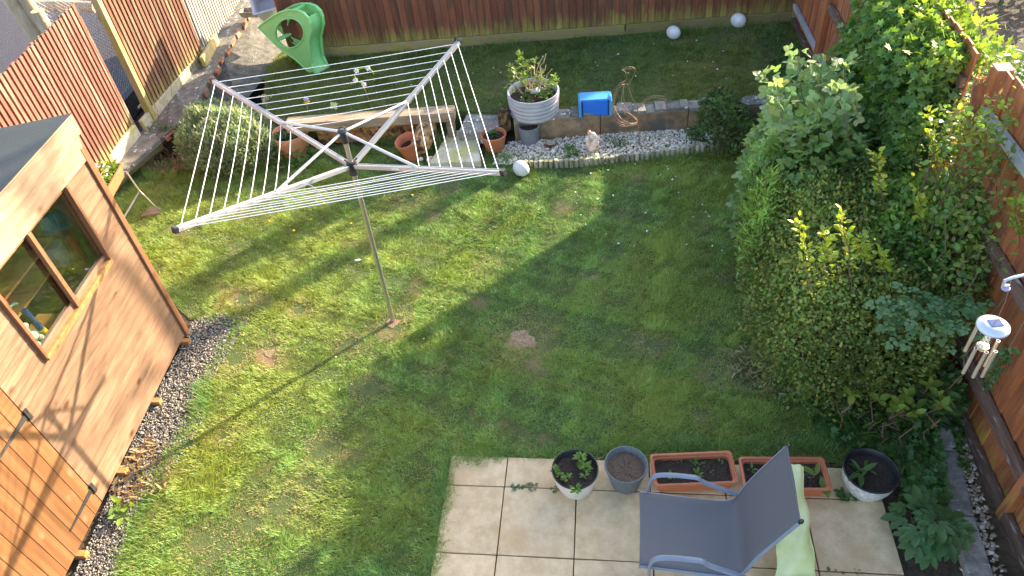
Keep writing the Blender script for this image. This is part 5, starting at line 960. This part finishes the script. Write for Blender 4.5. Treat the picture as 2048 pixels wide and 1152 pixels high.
bush('bramble', 'pale leaved bramble arching over the far end of the hedge', 'bramble', pz([(1508, 190), (1560, 140), (1620, 118), (1700, 150), (1770, 190), (1850, 210), (1830, 290), (1700, 340), (1570, 340), (1500, 290)], 1.45), 1.78, 3000, T_TRIPLE, .13, (.23, .34, .105), z0=.3, edge=.3, c2=(.27, .37, .14), p2=.3, stems=60, lumpa=.14, flat=1.6, updir=.3, colv=(.2, .08))
bush('viburnum', 'low glossy dark shrub with oval leaves below the bramble', 'shrub', pz([(1500, 330), (1560, 330), (1700, 345), (1760, 330), (1700, 400), (1600, 400), (1530, 380)], 1.1), 1.36, 3500, T_OVAL, .075, (.08, .17, .045), m='gloss_leaf', z0=.6, edge=.2, stems=30, wid=1.2, flat=1)
# sprouts standing up out of the hedge
def sprout(base, top, label, n=44, col=(.34, .42, .06), size=.05, r=.005, name='hedge_sprout', T=T_OVAL, spread=.045, wid=1.2, group=None):
    base, top = np.asarray(base, float), np.asarray(top, float); root = thing(name, base, label, 'sprout', group); pts = [base + (top - base) * k / 6 + rng.normal(0, .012, 3) * (0 < k < 6) for k in range(7)]
    MB().tube(pts, [r * (1 - .6 * k / 6) for k in range(7)], 5).build('stem', M['twig'], root); f = R(.25, 1, n) ** .8; A_ = np.array(pts); i = np.minimum((f * 6).astype(int), 5); t = (f * 6 - i)[:, None]; P = A_[i] * (1 - t) + A_[i + 1] * t
    an = R(0, 6.28, n); D = np.stack([np.cos(an), np.sin(an), R(.1, 1.1, n)], -1); P = P + unit(D) * R(0, spread, (n, 1)); leaves('foliage', M['leaf'], T, P, D, size, vary(col, n, .25, .1), root, wid=wid); return root
SPR = [((1770, 430), (1747, 300), 1.25, 1.85, 'leafy sprout above the middle of the hedge, alone in front of the dark leaves'), ((1622, 590), (1597, 440), 1.2, 1.85, 'tall sunlit yellow sprout at the lawn side of the hedge'), ((1705, 590), (1690, 425), 1.25, 1.9, 'tallest sunlit yellow sprout in the middle of the hedge'), ((1655, 560), (1648, 465), 1.2, 1.6, 'thin short sprout between the two sunlit ones'), ((1730, 540), (1722, 478), 1.25, 1.55, 'small bright sprout just right of the tallest one'),
       ((1880, 420), (1855, 225), 1.35, 2.15, 'bushy bright sprout left of the short mossy post'), ((1985, 420), (1965, 228), 1.5, 2.2, 'bright sprout in front of the leaning fence panel'), ((2030, 430), (2010, 205), 1.5, 2.25, 'rightmost tall sprout by the tall fence post'), ((1945, 400), (1930, 245), 1.5, 2.1, 'bright sprout with pointed leaves just right of the short post'), ((1850, 470), (1835, 380), 1.35, 1.7, 'short leafy sprout below the short mossy post'), ((2040, 520), (2030, 400), 1.5, 1.95, 'leafy sprout at the right edge below the tall post'), ((1770, 560), (1762, 500), 1.2, 1.5, 'low green sprout near the middle right of the hedge')]
for b_, t_, z0, z1, lb in SPR:
    base = B(*b_, z0); top = base + np.array([0, 0, z1 - z0]); t2_ = V(*t_, base, (base[0], base[1], 0)); top = t2_ if abs(t2_[2] - z1) < .7 else top; sprout(base, top, lb, n=70)
for b_, t_, z0, z1, lb in (((1560, 260), (1527, 150), 1.5, 1.95, 'bramble cane with sunlit pale leaves nearest the lawn'), ((1610, 230), (1600, 100), 1.5, 2.2, 'tallest sunlit bramble cane'), ((1640, 240), (1645, 128), 1.5, 2.1, 'bramble cane with a yellow lit leaf right of the tallest one'), ((1680, 250), (1690, 118), 1.5, 2.15, 'sunlit bramble cane reaching towards the fence rails'), ((1570, 290), (1560, 190), 1.5, 1.9, 'pale bramble shoot at the lawn side'), ((1700, 300), (1685, 175), 1.5, 2.0, 'pale bramble shoot before the ivy')):
    base = B(*b_, z0); t2_ = V(*t_, base, (base[0], base[1], 0)); sprout(base, t2_ if abs(t2_[2] - z1) < .7 else base + [0, 0, z1 - z0], lb, n=26, col=(.24, .34, .13), size=.12, T=T_TRIPLE, spread=.10, name='bramble_cane')
# ivy over the fence
def onfence(pxl, n, o0, o1):
    pxl = np.array(pxl, float); x, y = sample(pxl, n * 3); x, y = x[:n], y[:n]; P = np.array([V(a, b, RP(5), GU) for a, b in zip(x, y)]); P = P - GU * R(o0, o1, (len(P), 1)); return P
ivy = thing('ivy', RP(6.2), 'thick ivy mass climbing over the right fence beyond the bramble', 'ivy')
P = onfence([(1700, 330), (1700, 150), (1770, 40), (1800, -10), (1850, 0), (1900, 60), (1930, 120), (1930, 300), (1890, 340), (1760, 340)], 9500, .02, .38); l = lump(P * 3); P -= GU * (.10 * l)[:, None]; k = P[:, 2] < 2.62; P = P[k]
leaves('foliage', M['gloss_leaf'], T_IVY, P, unit(-GU * .8 + rng.normal(0, .4, P.shape) + [0, 0, -.4]), .075, vary((.12, .22, .05), len(P), .3, .12, (.18, .28, .06), .25), ivy, flat=.4)
n = 4200; yy = R(5.2, 8.6, n); P = np.stack([LF(yy) + rng.normal(-.02, .17, n), yy, 2.22 + (yy - 5.2) * .09 + R(-.14, .10, n) + .05 * lump(np.stack([yy * 2, yy, yy], -1))], -1); leaves('top_growth', M['leaf'], T_IVY, P, unit(rng.normal(0, .5, P.shape) + [0, 0, .6]), .07, vary((.20, .30, .06), n, .25, .1), ivy, flat=.5)
twigs('vines', ivy, [RP(R(5.2, 8.2)) - GU * .08 for _ in range(40)], [RP(R(5.2, 8.2)) - GU * R(.04, .25) + UPZ * R(1.2, 2.5) for _ in range(40)], .01, .004)
n = 1500; yy = R(4.2, 5.25, n); P = np.stack([LF(yy) - R(.0, .35, n), yy, R(1.3, 2.2, n)], -1); sc = thing('spirea', RP(4.9), 'arching reddish yellow twiggy shrub caught by the sun beside the tall post', 'shrub')
tb_ = [(RP(5.1) - GU * .15 + UPZ * 1.2, V(*p, RP(5.1) - GU * .1, GU)) for p in ((1985, 112), (1960, 150), (1880, 180), (1900, 220), (1850, 150), (2010, 180), (1870, 240))]; twigs('branches', sc, [a for a, b in tb_], [b for a, b in tb_], .006, .002, 'tan', .03)
Pq = np.concatenate([np.array([a + (b - a) * f for f in R(.15, 1, 110)]) + rng.normal(0, .035, (110, 3)) for a, b in tb_]); leaves('foliage', M['leaf'], T_OVAL, Pq, unit(rng.normal(0, .6, Pq.shape) + [0, 0, .5]), .034, vary((.28, .27, .07), len(Pq), .25, .12, (.34, .2, .09), .2), sc)
P = onfence([(1870, 400), (1890, 300), (1960, 230), (2060, 180), (2080, 560), (1960, 590), (1900, 500)], 2600, .06, .5); l = lump(P * 4); P = P[(P[:, 2] < 2.35) & (R(0, 1, len(P)) < np.clip(.5 + .6 * l, .1, 1))]; cl_ = thing('climber', RP(4.2), 'loose small leaved shrub climbing over the near fence panel behind the sprouts', 'shrub')
leaves('foliage', M['leaf'], T_OVAL, P, unit(-GU * .4 + rng.normal(0, .5, P.shape) + [0, 0, .4]), .05, vary((.14, .23, .055), len(P), .3, .12, (.27, .30, .07), .25), cl_, wid=1.25); k = rng.integers(0, len(P), 36); twigs('stems', cl_, [RP(P[i, 1] + R(-.2, .2)) - GU * R(.1, .4) + UPZ * .5 for i in k], P[k], .007, .003, 'twig', .04)
# lower plants on the right
def patch(name, label, cat, L_, z, n, T, size, col, m='leaf', zr=.08, stuff=False, **k):
    poly = ccw(pz(L_, z)); x, y = sample(poly, n); N = len(x); P = np.stack([x, y, z + R(0, zr, N) * (1 + .5 * lump(np.stack([x, y, x], -1) * 5))], -1); kp = R(0, 1, N) < np.clip(.65 + .5 * lump(P * 4 + 2), .05, 1); P = P[kp]; N = len(P)
    an = R(0, 6.28, N); D = np.stack([np.cos(an), np.sin(an), R(-.1, .6, N)], -1); o = leaves(name, M[m], T, P, D, size, vary(col, N, k.get('v', .25), .1, k.get('c2'), k.get('p2', 0)), flat=1.8, wid=k.get('wid', 1)); tag(o, label, cat)
    if stuff: o['kind'] = 'stuff'
    return o
patch('ground_ivy', 'low dark ground ivy spreading around the rightmost pot', 'ground cover', [(1600, 800), (1660, 790), (1760, 790), (1860, 800), (1872, 880), (1890, 1000), (1870, 1040), (1800, 1010), (1792, 925), (1700, 895), (1640, 880)], .03, 6500, T_IVY, .055, (.10, .20, .05), stuff=True, zr=.09)
patch('ground_ivy', 'ivy leaves creeping between the kerb and the right fence', 'ground cover', [(1870, 780), (1900, 770), (1930, 860), (1940, 960), (1915, 930)], .05, 420, T_IVY, .05, (.08, .15, .03), stuff=True, zr=.05)
patch('ground_ivy', 'ivy tumbling down the lawn side of the hedge foot', 'ground cover', [(1560, 690), (1620, 720), (1700, 770), (1650, 820), (1600, 800), (1560, 740)], .12, 1600, T_IVY, .06, (.13, .24, .06), stuff=True, zr=.25)
patch('ground_ivy', 'creeping weeds at the right end of the raised lawn by the fence', 'ground cover', [(1500, 60), (1560, 50), (1600, 190), (1570, 180), (1530, 110)], TZ + .02, 1300, T_IVY, .05, (.06, .12, .03), stuff=True, zr=.12)
bush('laurel_shrub', 'dark glossy shrub with yellow green rosettes at the bottom of the hedge', 'shrub', pz([(1640, 700), (1720, 690), (1820, 700), (1900, 720), (1930, 800), (1860, 830), (1760, 800), (1680, 780)], .35), .66, 2600, T_OVAL, .09, (.085, .15, .04), m='gloss_leaf', z0=.05, edge=.2, stems=24, flat=1, wid=1.1)
ros = thing('rosette_shoots', B(1740, 760, 0), 'yellow green leaf rosettes sticking out of the dark shrub', 'shrub'); Ps, Ds = [], []
for px, py in ((1687, 730), (1718, 765), (1752, 775), (1705, 790), (1740, 745), (1760, 800), (1800, 810), (1790, 820), (1860, 770), (1875, 790), (1830, 828), (1850, 745), (1885, 812), (1815, 790), (1690, 752)):
    c = B(px, py, .55); nl = 5
    for a in np.linspace(0, 6.28, nl + 1)[:-1] + R(0, 1): Ps.append(c); Ds.append([math.cos(a), math.sin(a), .35])
Ps, Ds = np.array(Ps), np.array(Ds); leaves('foliage', M['gloss_leaf'], T_OVAL, Ps, Ds, .095, vary((.23, .31, .05), len(Ps), .2, .06), ros, flat=2, wid=1.15, roll=.3); twigs('stems', ros, [p - [0, 0, .45] for p in Ps[::5]], list(Ps[::5]), .006, .004)
m2 = MB(); [blob(m2, B(R(1740, 1860), R(690, 735), .5) + [0, 0, 0], .010, 8) for _ in range(7)]; [blob(m2, B(1662 + R(-8, 8), 778 + R(-5, 5), .5), .011, 8) for _ in range(5)]; m2.build('berries', M['red'], ros, smooth=True)
rose = thing('rose_spray', B(1850, 630, 0), 'blue green spray of rose leaves over the near end of the hedge', 'rose'); n = 150; x = R(1765, 1960, n); y = R(585, 665, n) ; P = np.array([B(a, b, 1.3) for a, b in zip(x, y)]) + rng.normal(0, .04, (n, 3)); leaves('foliage', M['leaf'], T_FIVE, P, unit(rng.normal(0, .6, P.shape) + [0, -.6, -.1]), .10, vary((.14, .25, .10), n, .2, .08), rose, flat=2, roll=.5); twigs('stems', rose, [B(1860, 620, .8)] * 8, list(P[:8]), .005, .003)
def rosette(root, c, n, L_, col, T=T_OVAL, m='leaf', up=.5, wid=.8, name='foliage'):
    an = R(0, 6.28, n); D = np.stack([np.cos(an), np.sin(an), R(.1, 1, n) * up * 2], -1); return leaves(name, M[m], T, np.repeat(np.asarray(c, float)[None], n, 0) + unit(D) * .01, D, L_, vary(col, n, .2, .08), root, flat=1.5, wid=wid, roll=.5)
T_FIVEN = _comp(T_OVAL, [(0, .8, 0, .25), (.75, .7, .02, .2), (-.75, .7, -.02, .2), (1.4, .5, .02, .15), (-1.4, .5, -.02, .15)])
hl = thing('hellebore', B(1840, 1085, 0), 'dark leafy hellebore with fingered leaves at the bottom right corner of the paving', 'plant'); n = 46; an = R(0, 6.28, n); rr_ = R(.04, .25, n); hc = B(1842, 1085, 0); P = np.stack([hc[0] + rr_ * np.cos(an) * 1.15, hc[1] + rr_ * np.sin(an), .34 - rr_ * .55 + R(-.03, .05, n)], -1)
leaves('foliage', M['gloss_leaf'], T_FIVEN, P - np.stack([np.cos(an), np.sin(an), 0 * an], -1) * .06, np.stack([np.cos(an), np.sin(an), R(-.35, .1, n)], -1), .155, vary((.085, .17, .055), n, .2, .06), hl, flat=2.2, roll=.35); twigs('stems', hl, [hc] * n, list(P - np.stack([np.cos(an), np.sin(an), 0 * an], -1) * .08), .005, .003, 'twig', .02)
def blades(name, label, c, n, L_, col, w_=.02, spread=.05, cat='plant'):
    root = thing(name, c, label, cat); mb_ = []; an = R(0, 6.28, n); D = unit(np.stack([np.cos(an) * .5, np.sin(an) * .5, np.ones(n)], -1)); X = np.stack([-np.sin(an), np.cos(an), np.zeros(n)], -1); Z = np.cross(D, X); s_ = (L_ * R(.6, 1.15, n))[:, None]; P = np.array(c) + np.stack([R(-spread, spread, n), R(-spread, spread, n), np.zeros(n)], -1)
    scatter('foliage', M['leaf'], T_BLADE[0], T_BLADE[1], P, X * w_, D * s_, -Z * s_ * .6, vary(col, n, .2, .08), root); return root
blades('strap_plant', 'clump of broad strap leaves between the hedge foot and the rightmost pot', B(1702, 872, 0), 12, .30, (.15, .24, .05), .035)
blades('grass_tuft', 'tall grass tuft on the bare soil beside the black square pot', B(300, 262, .25), 24, .16, (.12, .18, .04), .007)
patch('weeds', 'weeds growing on the soil between the gravel board and the black pot', 'weeds', [(285, 285), (330, 262), (345, 290), (310, 310)], .03, 260, T_OVAL, .06, (.12, .2, .05), zr=.08)
patch('dry_thatch', 'dry straw coloured debris on the soil before the lavender', 'litter', [(262, 330), (300, 290), (380, 310), (400, 340), (330, 350)], .01, 900, T_NEEDLE, .09, (.36, .26, .13), stuff=True, zr=.02)
# ivy spray hanging before the fence
iv = thing('hanging_ivy', B(2000, 740, 1.2), 'trailing strand of small green leaves hanging behind the wind chime', 'ivy'); t0_ = B(2022, 690, 1.55); t1_ = np.array([t0_[0], t0_[1], 1.12]); n = 190; f = R(0, 1, n); P = t0_ + (t1_ - t0_) * f[:, None] + rng.normal(0, .018, (n, 3)); leaves('foliage', M['leaf'], T_OVAL, P, unit(rng.normal(0, .5, P.shape) + [0, 0, -.8]), .042, vary((.09, .16, .05), n), iv, wid=1.2); MB().tube([t0_ + UPZ * .3, t0_, t1_], .004, 5).build('stem', M['twig'], iv)
# shrub stump on the low wall
st_, _ = bush('cut_back_shrub', 'small cut back shrub growing over the right end of the low wall', 'shrub', pz([(1392, 215), (1420, 185), (1480, 190), (1500, 230), (1530, 270), (1470, 285), (1410, 262)], .4), .62, 1500, T_OVAL, .07, (.075, .14, .035), m='leaf', z0=.08, edge=.2, stems=26, flat=.8)
patch('weeds', 'low weeds spilling over the right end of the log roll edging', 'weeds', [(1440, 250), (1530, 240), (1560, 290), (1500, 320), (1450, 300)], .04, 900, T_BROAD, .06, (.09, .17, .04), zr=.15)
patch('weeds', 'weed clump among the white stones left of the stone ornament', 'weeds', [(1125, 295), (1150, 290), (1160, 312), (1135, 318)], .03, 160, T_OVAL, .05, (.11, .2, .04), zr=.06)
patch('weeds', 'weed patch among the white stones between the ornament and the wire bird', 'weeds', [(1205, 282), (1255, 278), (1260, 296), (1215, 298)], .03, 240, T_OVAL, .045, (.10, .18, .04), zr=.05)
patch('weeds', 'ferny weed at the right end of the white stones', 'weeds', [(1370, 262), (1400, 258), (1408, 280), (1378, 284)], .03, 160, T_OVAL, .045, (.10, .18, .04), zr=.06)
patch('weeds', 'grey green weed in the slab joint left of the white pot', 'weeds', [(1018, 970), (1080, 968), (1078, 984), (1020, 980)], .012, 110, T_IVY, .035, (.13, .19, .10), zr=.025)
patch('weeds', 'small weed tuft beside the base of the white pot', 'weeds', [(1095, 976), (1118, 974), (1120, 990), (1098, 986)], .012, 60, T_IVY, .03, (.12, .2, .05), zr=.025)
patch('weeds', 'weeds in the slab joint near the bottom right of the paving', 'weeds', [(1650, 1132), (1725, 1140), (1722, 1150), (1650, 1146)], .012, 70, T_IVY, .03, (.10, .17, .07), zr=.025)
patch('weeds', 'weeds under the rightmost pot on the slab edge', 'weeds', [(1670, 985), (1715, 988), (1712, 1004), (1680, 1002)], .012, 60, T_BROAD, .045, (.09, .17, .04), zr=.03)
patch('weeds', 'bright dock weed in the slate chippings beside the shed door', 'weeds', [(232, 1010), (262, 1000), (268, 1030), (240, 1040)], .02, 60, T_OVAL, .10, (.17, .27, .05), zr=.03)
patch('weeds', 'moss and weeds in the slate chippings at the shed base', 'weeds', [(270, 945), (330, 925), (345, 975), (290, 985)], .02, 260, T_OVAL, .035, (.12, .18, .05), zr=.02)
patch('dry_thatch', 'dead grass on the slate chippings below the shed door hinge', 'litter', [(215, 960), (300, 880), (350, 900), (330, 980), (240, 1010)], .015, 900, T_NEEDLE, .08, (.34, .24, .12), stuff=True, zr=.02)
patch('dry_thatch', 'dried grass clippings on the shaded lawn before the hedge', 'litter', [(1440, 700), (1500, 690), (1600, 790), (1560, 800), (1470, 750)], .04, 520, T_NEEDLE, .075, (.38, .32, .17), stuff=True, zr=.02)
# lavender
bush('lavender_bush', 'rounded grey green lavender bush left of the big clay pot', 'lavender', pz([(352, 262), (385, 225), (440, 205), (500, 212), (545, 240), (550, 280), (500, 310), (420, 325), (370, 315), (350, 290)], .33), .68, 24000, T_NEEDLE, .055, (.25, .33, .15), z0=.04, edge=.28, c2=(.32, .34, .24), p2=.3, stems=60, updir=1.4, flat=.2, wid=1.3, lumpf=5, lumpa=.16)
patch('weeds', 'tall weeds with yellow flowers under the big clay pot and the lavender', 'weeds', [(520, 310), (640, 290), (650, 330), (540, 345)], .03, 380, T_OVAL, .07, (.13, .21, .04), zr=.1)
# potted things
def inpot(P_, px, py): b, h, r = P_; return rimat(np.array([b[0], b[1], 0]), px, py) * [1, 1, 0] + [0, 0, b[2] + h - .05]
sd_ = thing('seedlings', POT_A[0] + [0, 0, POT_A[1] - .05], 'upright green seedlings in the white pot', 'seedlings')
for px, py, s_, n in ((1163, 915, .075, 16), (1172, 935, .06, 12), (1112, 938, .04, 22), (1135, 955, .055, 12), (1168, 950, .035, 8), (1152, 978, .05, 14), (1120, 950, .03, 14)):
    c = B(px, py, POT_A[1] + .0); cc_ = c + [0, 0, -.02]; rosette(sd_, cc_, n, s_, (.17, .28, .05)); rosette(sd_, cc_ + [0, 0, .03], max(4, n // 2), s_ * .7, (.2, .32, .07))
wd = thing('leafy_weed', POT_C[0] + [0, 0, POT_C[1] - .07], 'dandelion like weed in the rightmost pot', 'weed'); c = B(1722, 945, POT_C[1] - .03); rosette(wd, c, 9, .13, (.10, .19, .05), up=.1, wid=.6); rosette(wd, c + [.05, .03, 0], 6, .08, (.12, .22, .05), up=.2, wid=.6)
tw = thing('trough_weeds', TR1[1] + [0, 0, .12], 'tiny weeds in the trough behind the chair arm', 'weeds'); 
for px, py, s_, n in ((1385, 920, .04, 14), (1395, 950, .05, 12), (1340, 953, .04, 10), (1405, 930, .025, 8), (1440, 925, .025, 8), (1360, 925, .02, 8), (1425, 945, .02, 8)): rosette(tw, B(px, py, .13), n, s_, (.15, .25, .06))
tw = thing('lettuce_weed', TR2[1] + [0, 0, .12], 'long lettuce like leaf and pale roots in the half hidden trough', 'weed'); c = B(1632, 950, .15)
leaves('foliage', M['leaf'], T_OVAL, np.array([c, c, c + [.03, -.01, 0]]), np.array([[-.8, .6, .35], [.9, .3, .35], [.3, -.5, .2]]), .15, vary((.2, .3, .06), 3, .1, .03), tw, flat=2, roll=.1, wid=.8); mb = MB()
for k in range(14):
    p = B(R(1590, 1625), R(930, 960), .125); pts = [p]; d = rng.normal(0, 1, 3) * [1, 1, .1]
    for j in range(5): d = d + rng.normal(0, .8, 3) * [1, 1, .2]; pts.append(pts[-1] + unit(d) * .02)
    mb.tube(pts, .0016, 4)
mb.build('roots', M['logroll'], tw); rosette(tw, B(1502, 940, .13), 12, .05, (.14, .24, .06), name='sprig')
tf = thing('green_tuft', POT_D[0] + [0, 0, POT_D[1] - .05], 'fine green tuft in the terracotta pot by the step', 'plant'); c = B(988, 268, POT_D[1]); rosette(tf, c, 60, .07, (.13, .2, .06), T=T_NEEDLE, wid=1.4)
tf = thing('pot_weeds', POT_E[0] + [0, 0, POT_E[1] - .05], 'mixed green weeds filling the big clay pot', 'weeds'); 
for _ in range(14): a, r_2 = R(0, 6.28), R(0, POT_E[2] * .7); rosette(tf, POT_E[0] + [r_2 * math.cos(a), r_2 * math.sin(a), POT_E[1] - .05], 9, .07, (.11, .19, .05))
hy = thing('hydrangea', PLA[0] + [0, 0, PLA[1] - .09], 'budding hydrangea with bare tan stems in the ribbed planter', 'shrub'); s0 = PLA[0] + [0, 0, PLA[1] - .1]; tp = [(1037, 112), (1030, 140), (1022, 135), (1055, 128), (1092, 108), (1087, 112), (1070, 120), (1104, 138), (1045, 150), (1085, 145), (1078, 150), (1018, 168), (1100, 165), (1110, 155), (1062, 140), (1092, 130)]
P_ = [rimat(PLA[0] + [rng.normal(0, .06), rng.normal(0, .06), 0], *p) for p in tp]; twigs('stems', hy, [s0 + rng.normal(0, .04, 3) * [1, 1, 0] for _ in tp], P_, .009, .005, 'tan', .02)
for p, n, s_ in zip(P_, (16, 9, 9, 10, 0, 0, 5, 0, 16, 10, 8, 4, 12, 12, 0, 0), (.06,) * 16):
    if n: 
        for q_ in (0, -.06, -.13): rosette(hy, p + [rng.normal(0, .015), rng.normal(0, .015), q_], n, s_, (.22, .32, .06), wid=1.1)
for _ in range(16): a, r_2 = R(0, 6.28), R(0, PLA[2] * .7); rosette(hy, s0 + [r_2 * math.cos(a), r_2 * math.sin(a), .05], 9, .075, (.12, .2, .05), wid=1.1)
mb = MB(); c = s0 + [-.04, .02, .06]; mb.tube([c, c + [.1, -.1, .08]], .035, 10); tag(mb.build('white_pipe', M['white'], smooth=True), 'white pipe end lying among the hydrangea stems', 'pipe')
pc, plx, ply, phx, phy = PAN; pa = thing('pansies', pc - UPZ * .04, 'white and yellow pansies with green leaves filling the brown trough', 'flowers'); n = 520; P = pc + plx * R(-phx * .9, phx * .9, (n, 1)) + ply * R(-phy * .85, phy * .85, (n, 1)) + UPZ * R(-.05, .06, (n, 1))
leaves('foliage', M['leaf'], T_OVAL, P, unit(rng.normal(0, .5, P.shape) + [0, 0, .5]), .05, vary((.16, .25, .05), n), pa, wid=1.2)
n = 70; f = R(-1, 1, n); P = pc + plx * (f * phx * .9)[:, None] + ply * R(-phy * .8, phy * .8, (n, 1)) + UPZ * R(.03, .11, (n, 1)); c = np.where((f[:, None] > 0.05) ^ (R(0, 1, (n, 1)) < .15), np.array([[.85, .68, .08]]), np.array([[.85, .82, .84]])); D = unit(rng.normal(0, .5, P.shape) + [0, -.4, .3]); X = unit(np.cross(D, rng.normal(0, .4, P.shape) + [0, 0, 1])); Z = np.cross(X, D)
scatter('blooms', M['petal'], [(a, b, 0.1 * (abs(a) + abs(b))) for a, b, _ in T_DAISY[0]], T_DAISY[1], P, X * .024, D * .024, Z * .024, c, pa)['kind'] = 'stuff'
ds = thing('dead_plant', BPOT, 'dark arching dried stems and some green leaves in the black square pot', 'dead plant'); tp = [(300, 170), (320, 185), (345, 150), (285, 200), (335, 200), (310, 210)]; P_ = [rimat(BPOT + rng.normal(0, .05, 3), *p) for p in tp]; twigs('stems', ds, [BPOT - [0, 0, .05]] * 6, P_, .004, .002, 'twig', .03)
for _ in range(10): rosette(ds, BPOT + [rng.normal(0, .07), rng.normal(0, .07), R(0, .08)], 7, .06, (.13, .22, .07))
# beyond the right fence
patch('tall_grass', 'sunlit long grass beyond the right fence near the tall post', 'grass', [(1880, 160), (1960, 110), (2080, 130), (2100, 260), (1960, 300)], 0.0, 5200, T_NEEDLE, .16, (.12, .24, .05), stuff=True, zr=.18)
patch('neighbour_plants', 'dark leafy plants on the bark ground at the top right', 'plants', [(1830, -60), (1920, -60), (1930, 10), (1870, 30)], 0.05, 500, T_BROAD, .12, (.06, .12, .03), stuff=True, zr=.3)
patch('neighbour_plants', 'dark leafy plants in the top right corner', 'plants', [(1960, -40), (2100, -40), (2100, 40), (2010, 15)], 0.05, 700, T_BROAD, .12, (.06, .12, .03), stuff=True, zr=.35)
for x_, y_, lb in ((1925, 60, 'thin stick on the bark ground near the grey rock'), (1985, 40, 'thin stick on the bark ground nearest the top right corner')): tag(MB().tube([B(x_, y_, .02), B(x_ + 45, y_ - 18, .05)], .008, 5).build('fallen_stick', M['tan']), lb, 'stick')
# the neighbour's young tree that stands between the sun and this garden
tr = thing('young_tree', (9.6, 14.45, 0), 'young bare branched tree beyond the far corner of the garden', 'tree'); mb = MB(); tips_ = []
def grow(p, d, r, L_, lv):
    pts = [p]; dd = np.array(d, float)
    for k in range(5): dd = unit(dd + rng.normal(0, .10, 3)); pts.append(pts[-1] + dd * L_ / 5)
    mb.tube(pts, [r * (1 - .4 * k / 5) for k in range(6)], 7); 
    if lv >= 3: tips_.append(pts[-1]); tips_.append(pts[3]); return
    for k in range(3 if lv < 3 else 3): grow(pts[-1] if k else pts[3], unit(dd + rng.normal(0, .42, 3) + [0, 0, .15]), r * .6, L_ * .72, lv + 1)
mb.tube([(9.6, 14.45, -.1), (9.62, 14.44, 2.5), (9.6, 14.46, 4.5), (9.58, 14.45, 6.6)], [.19, .15, .13, .10], 10); grow(np.array([9.58, 14.45, 6.4]), (0, 0, 1), .08, 1.6, 0); [grow(np.array([9.6, 14.45, h_]), (math.cos(a_), math.sin(a_), .7), .045, 1.2, 1) for h_, a_ in ((3.2, 2.4), (3.8, -.6), (4.6, 1.8), (5.2, 3.6), (5.8, .4))]; mb.build('trunk', M['twig'], tr)
tips_ = np.array(tips_); tr2 = thing('old_tree_trunk', (5.75, 12.75, 0), 'thick bare tree trunk beyond the back fence near the corner', 'tree'); MB().tube([(5.75, 12.75, -.1), (5.78, 12.74, 2.5), (5.70, 12.77, 4.2), (5.74, 12.75, 5.6)], [.24, .18, .16, .10], 12).build('trunk', M['twig'], tr2, smooth=True)
mb = MB(); sv = tips_; tips_ = []; [grow(np.array([5.74, 12.75, h_]), (math.cos(a_), math.sin(a_), .8), .035, .9, 2) for h_, a_ in ((4.6, 2.2), (5.3, .5), (5.4, 4.0))]; mb.build('branch', M['twig'], tr2); tips_ = sv
n = 1500; P = tips_[rng.integers(0, len(tips_), n)] + rng.normal(0, .16, (n, 3)); leaves('crown', M['leaf'], T_OVAL, P, rng.normal(0, 1, (n, 3)), .06, vary((.09, .16, .03), n), tr, wid=1.4)
for o in list(bpy.data.objects):
    if '_org' in o: del o['_org']
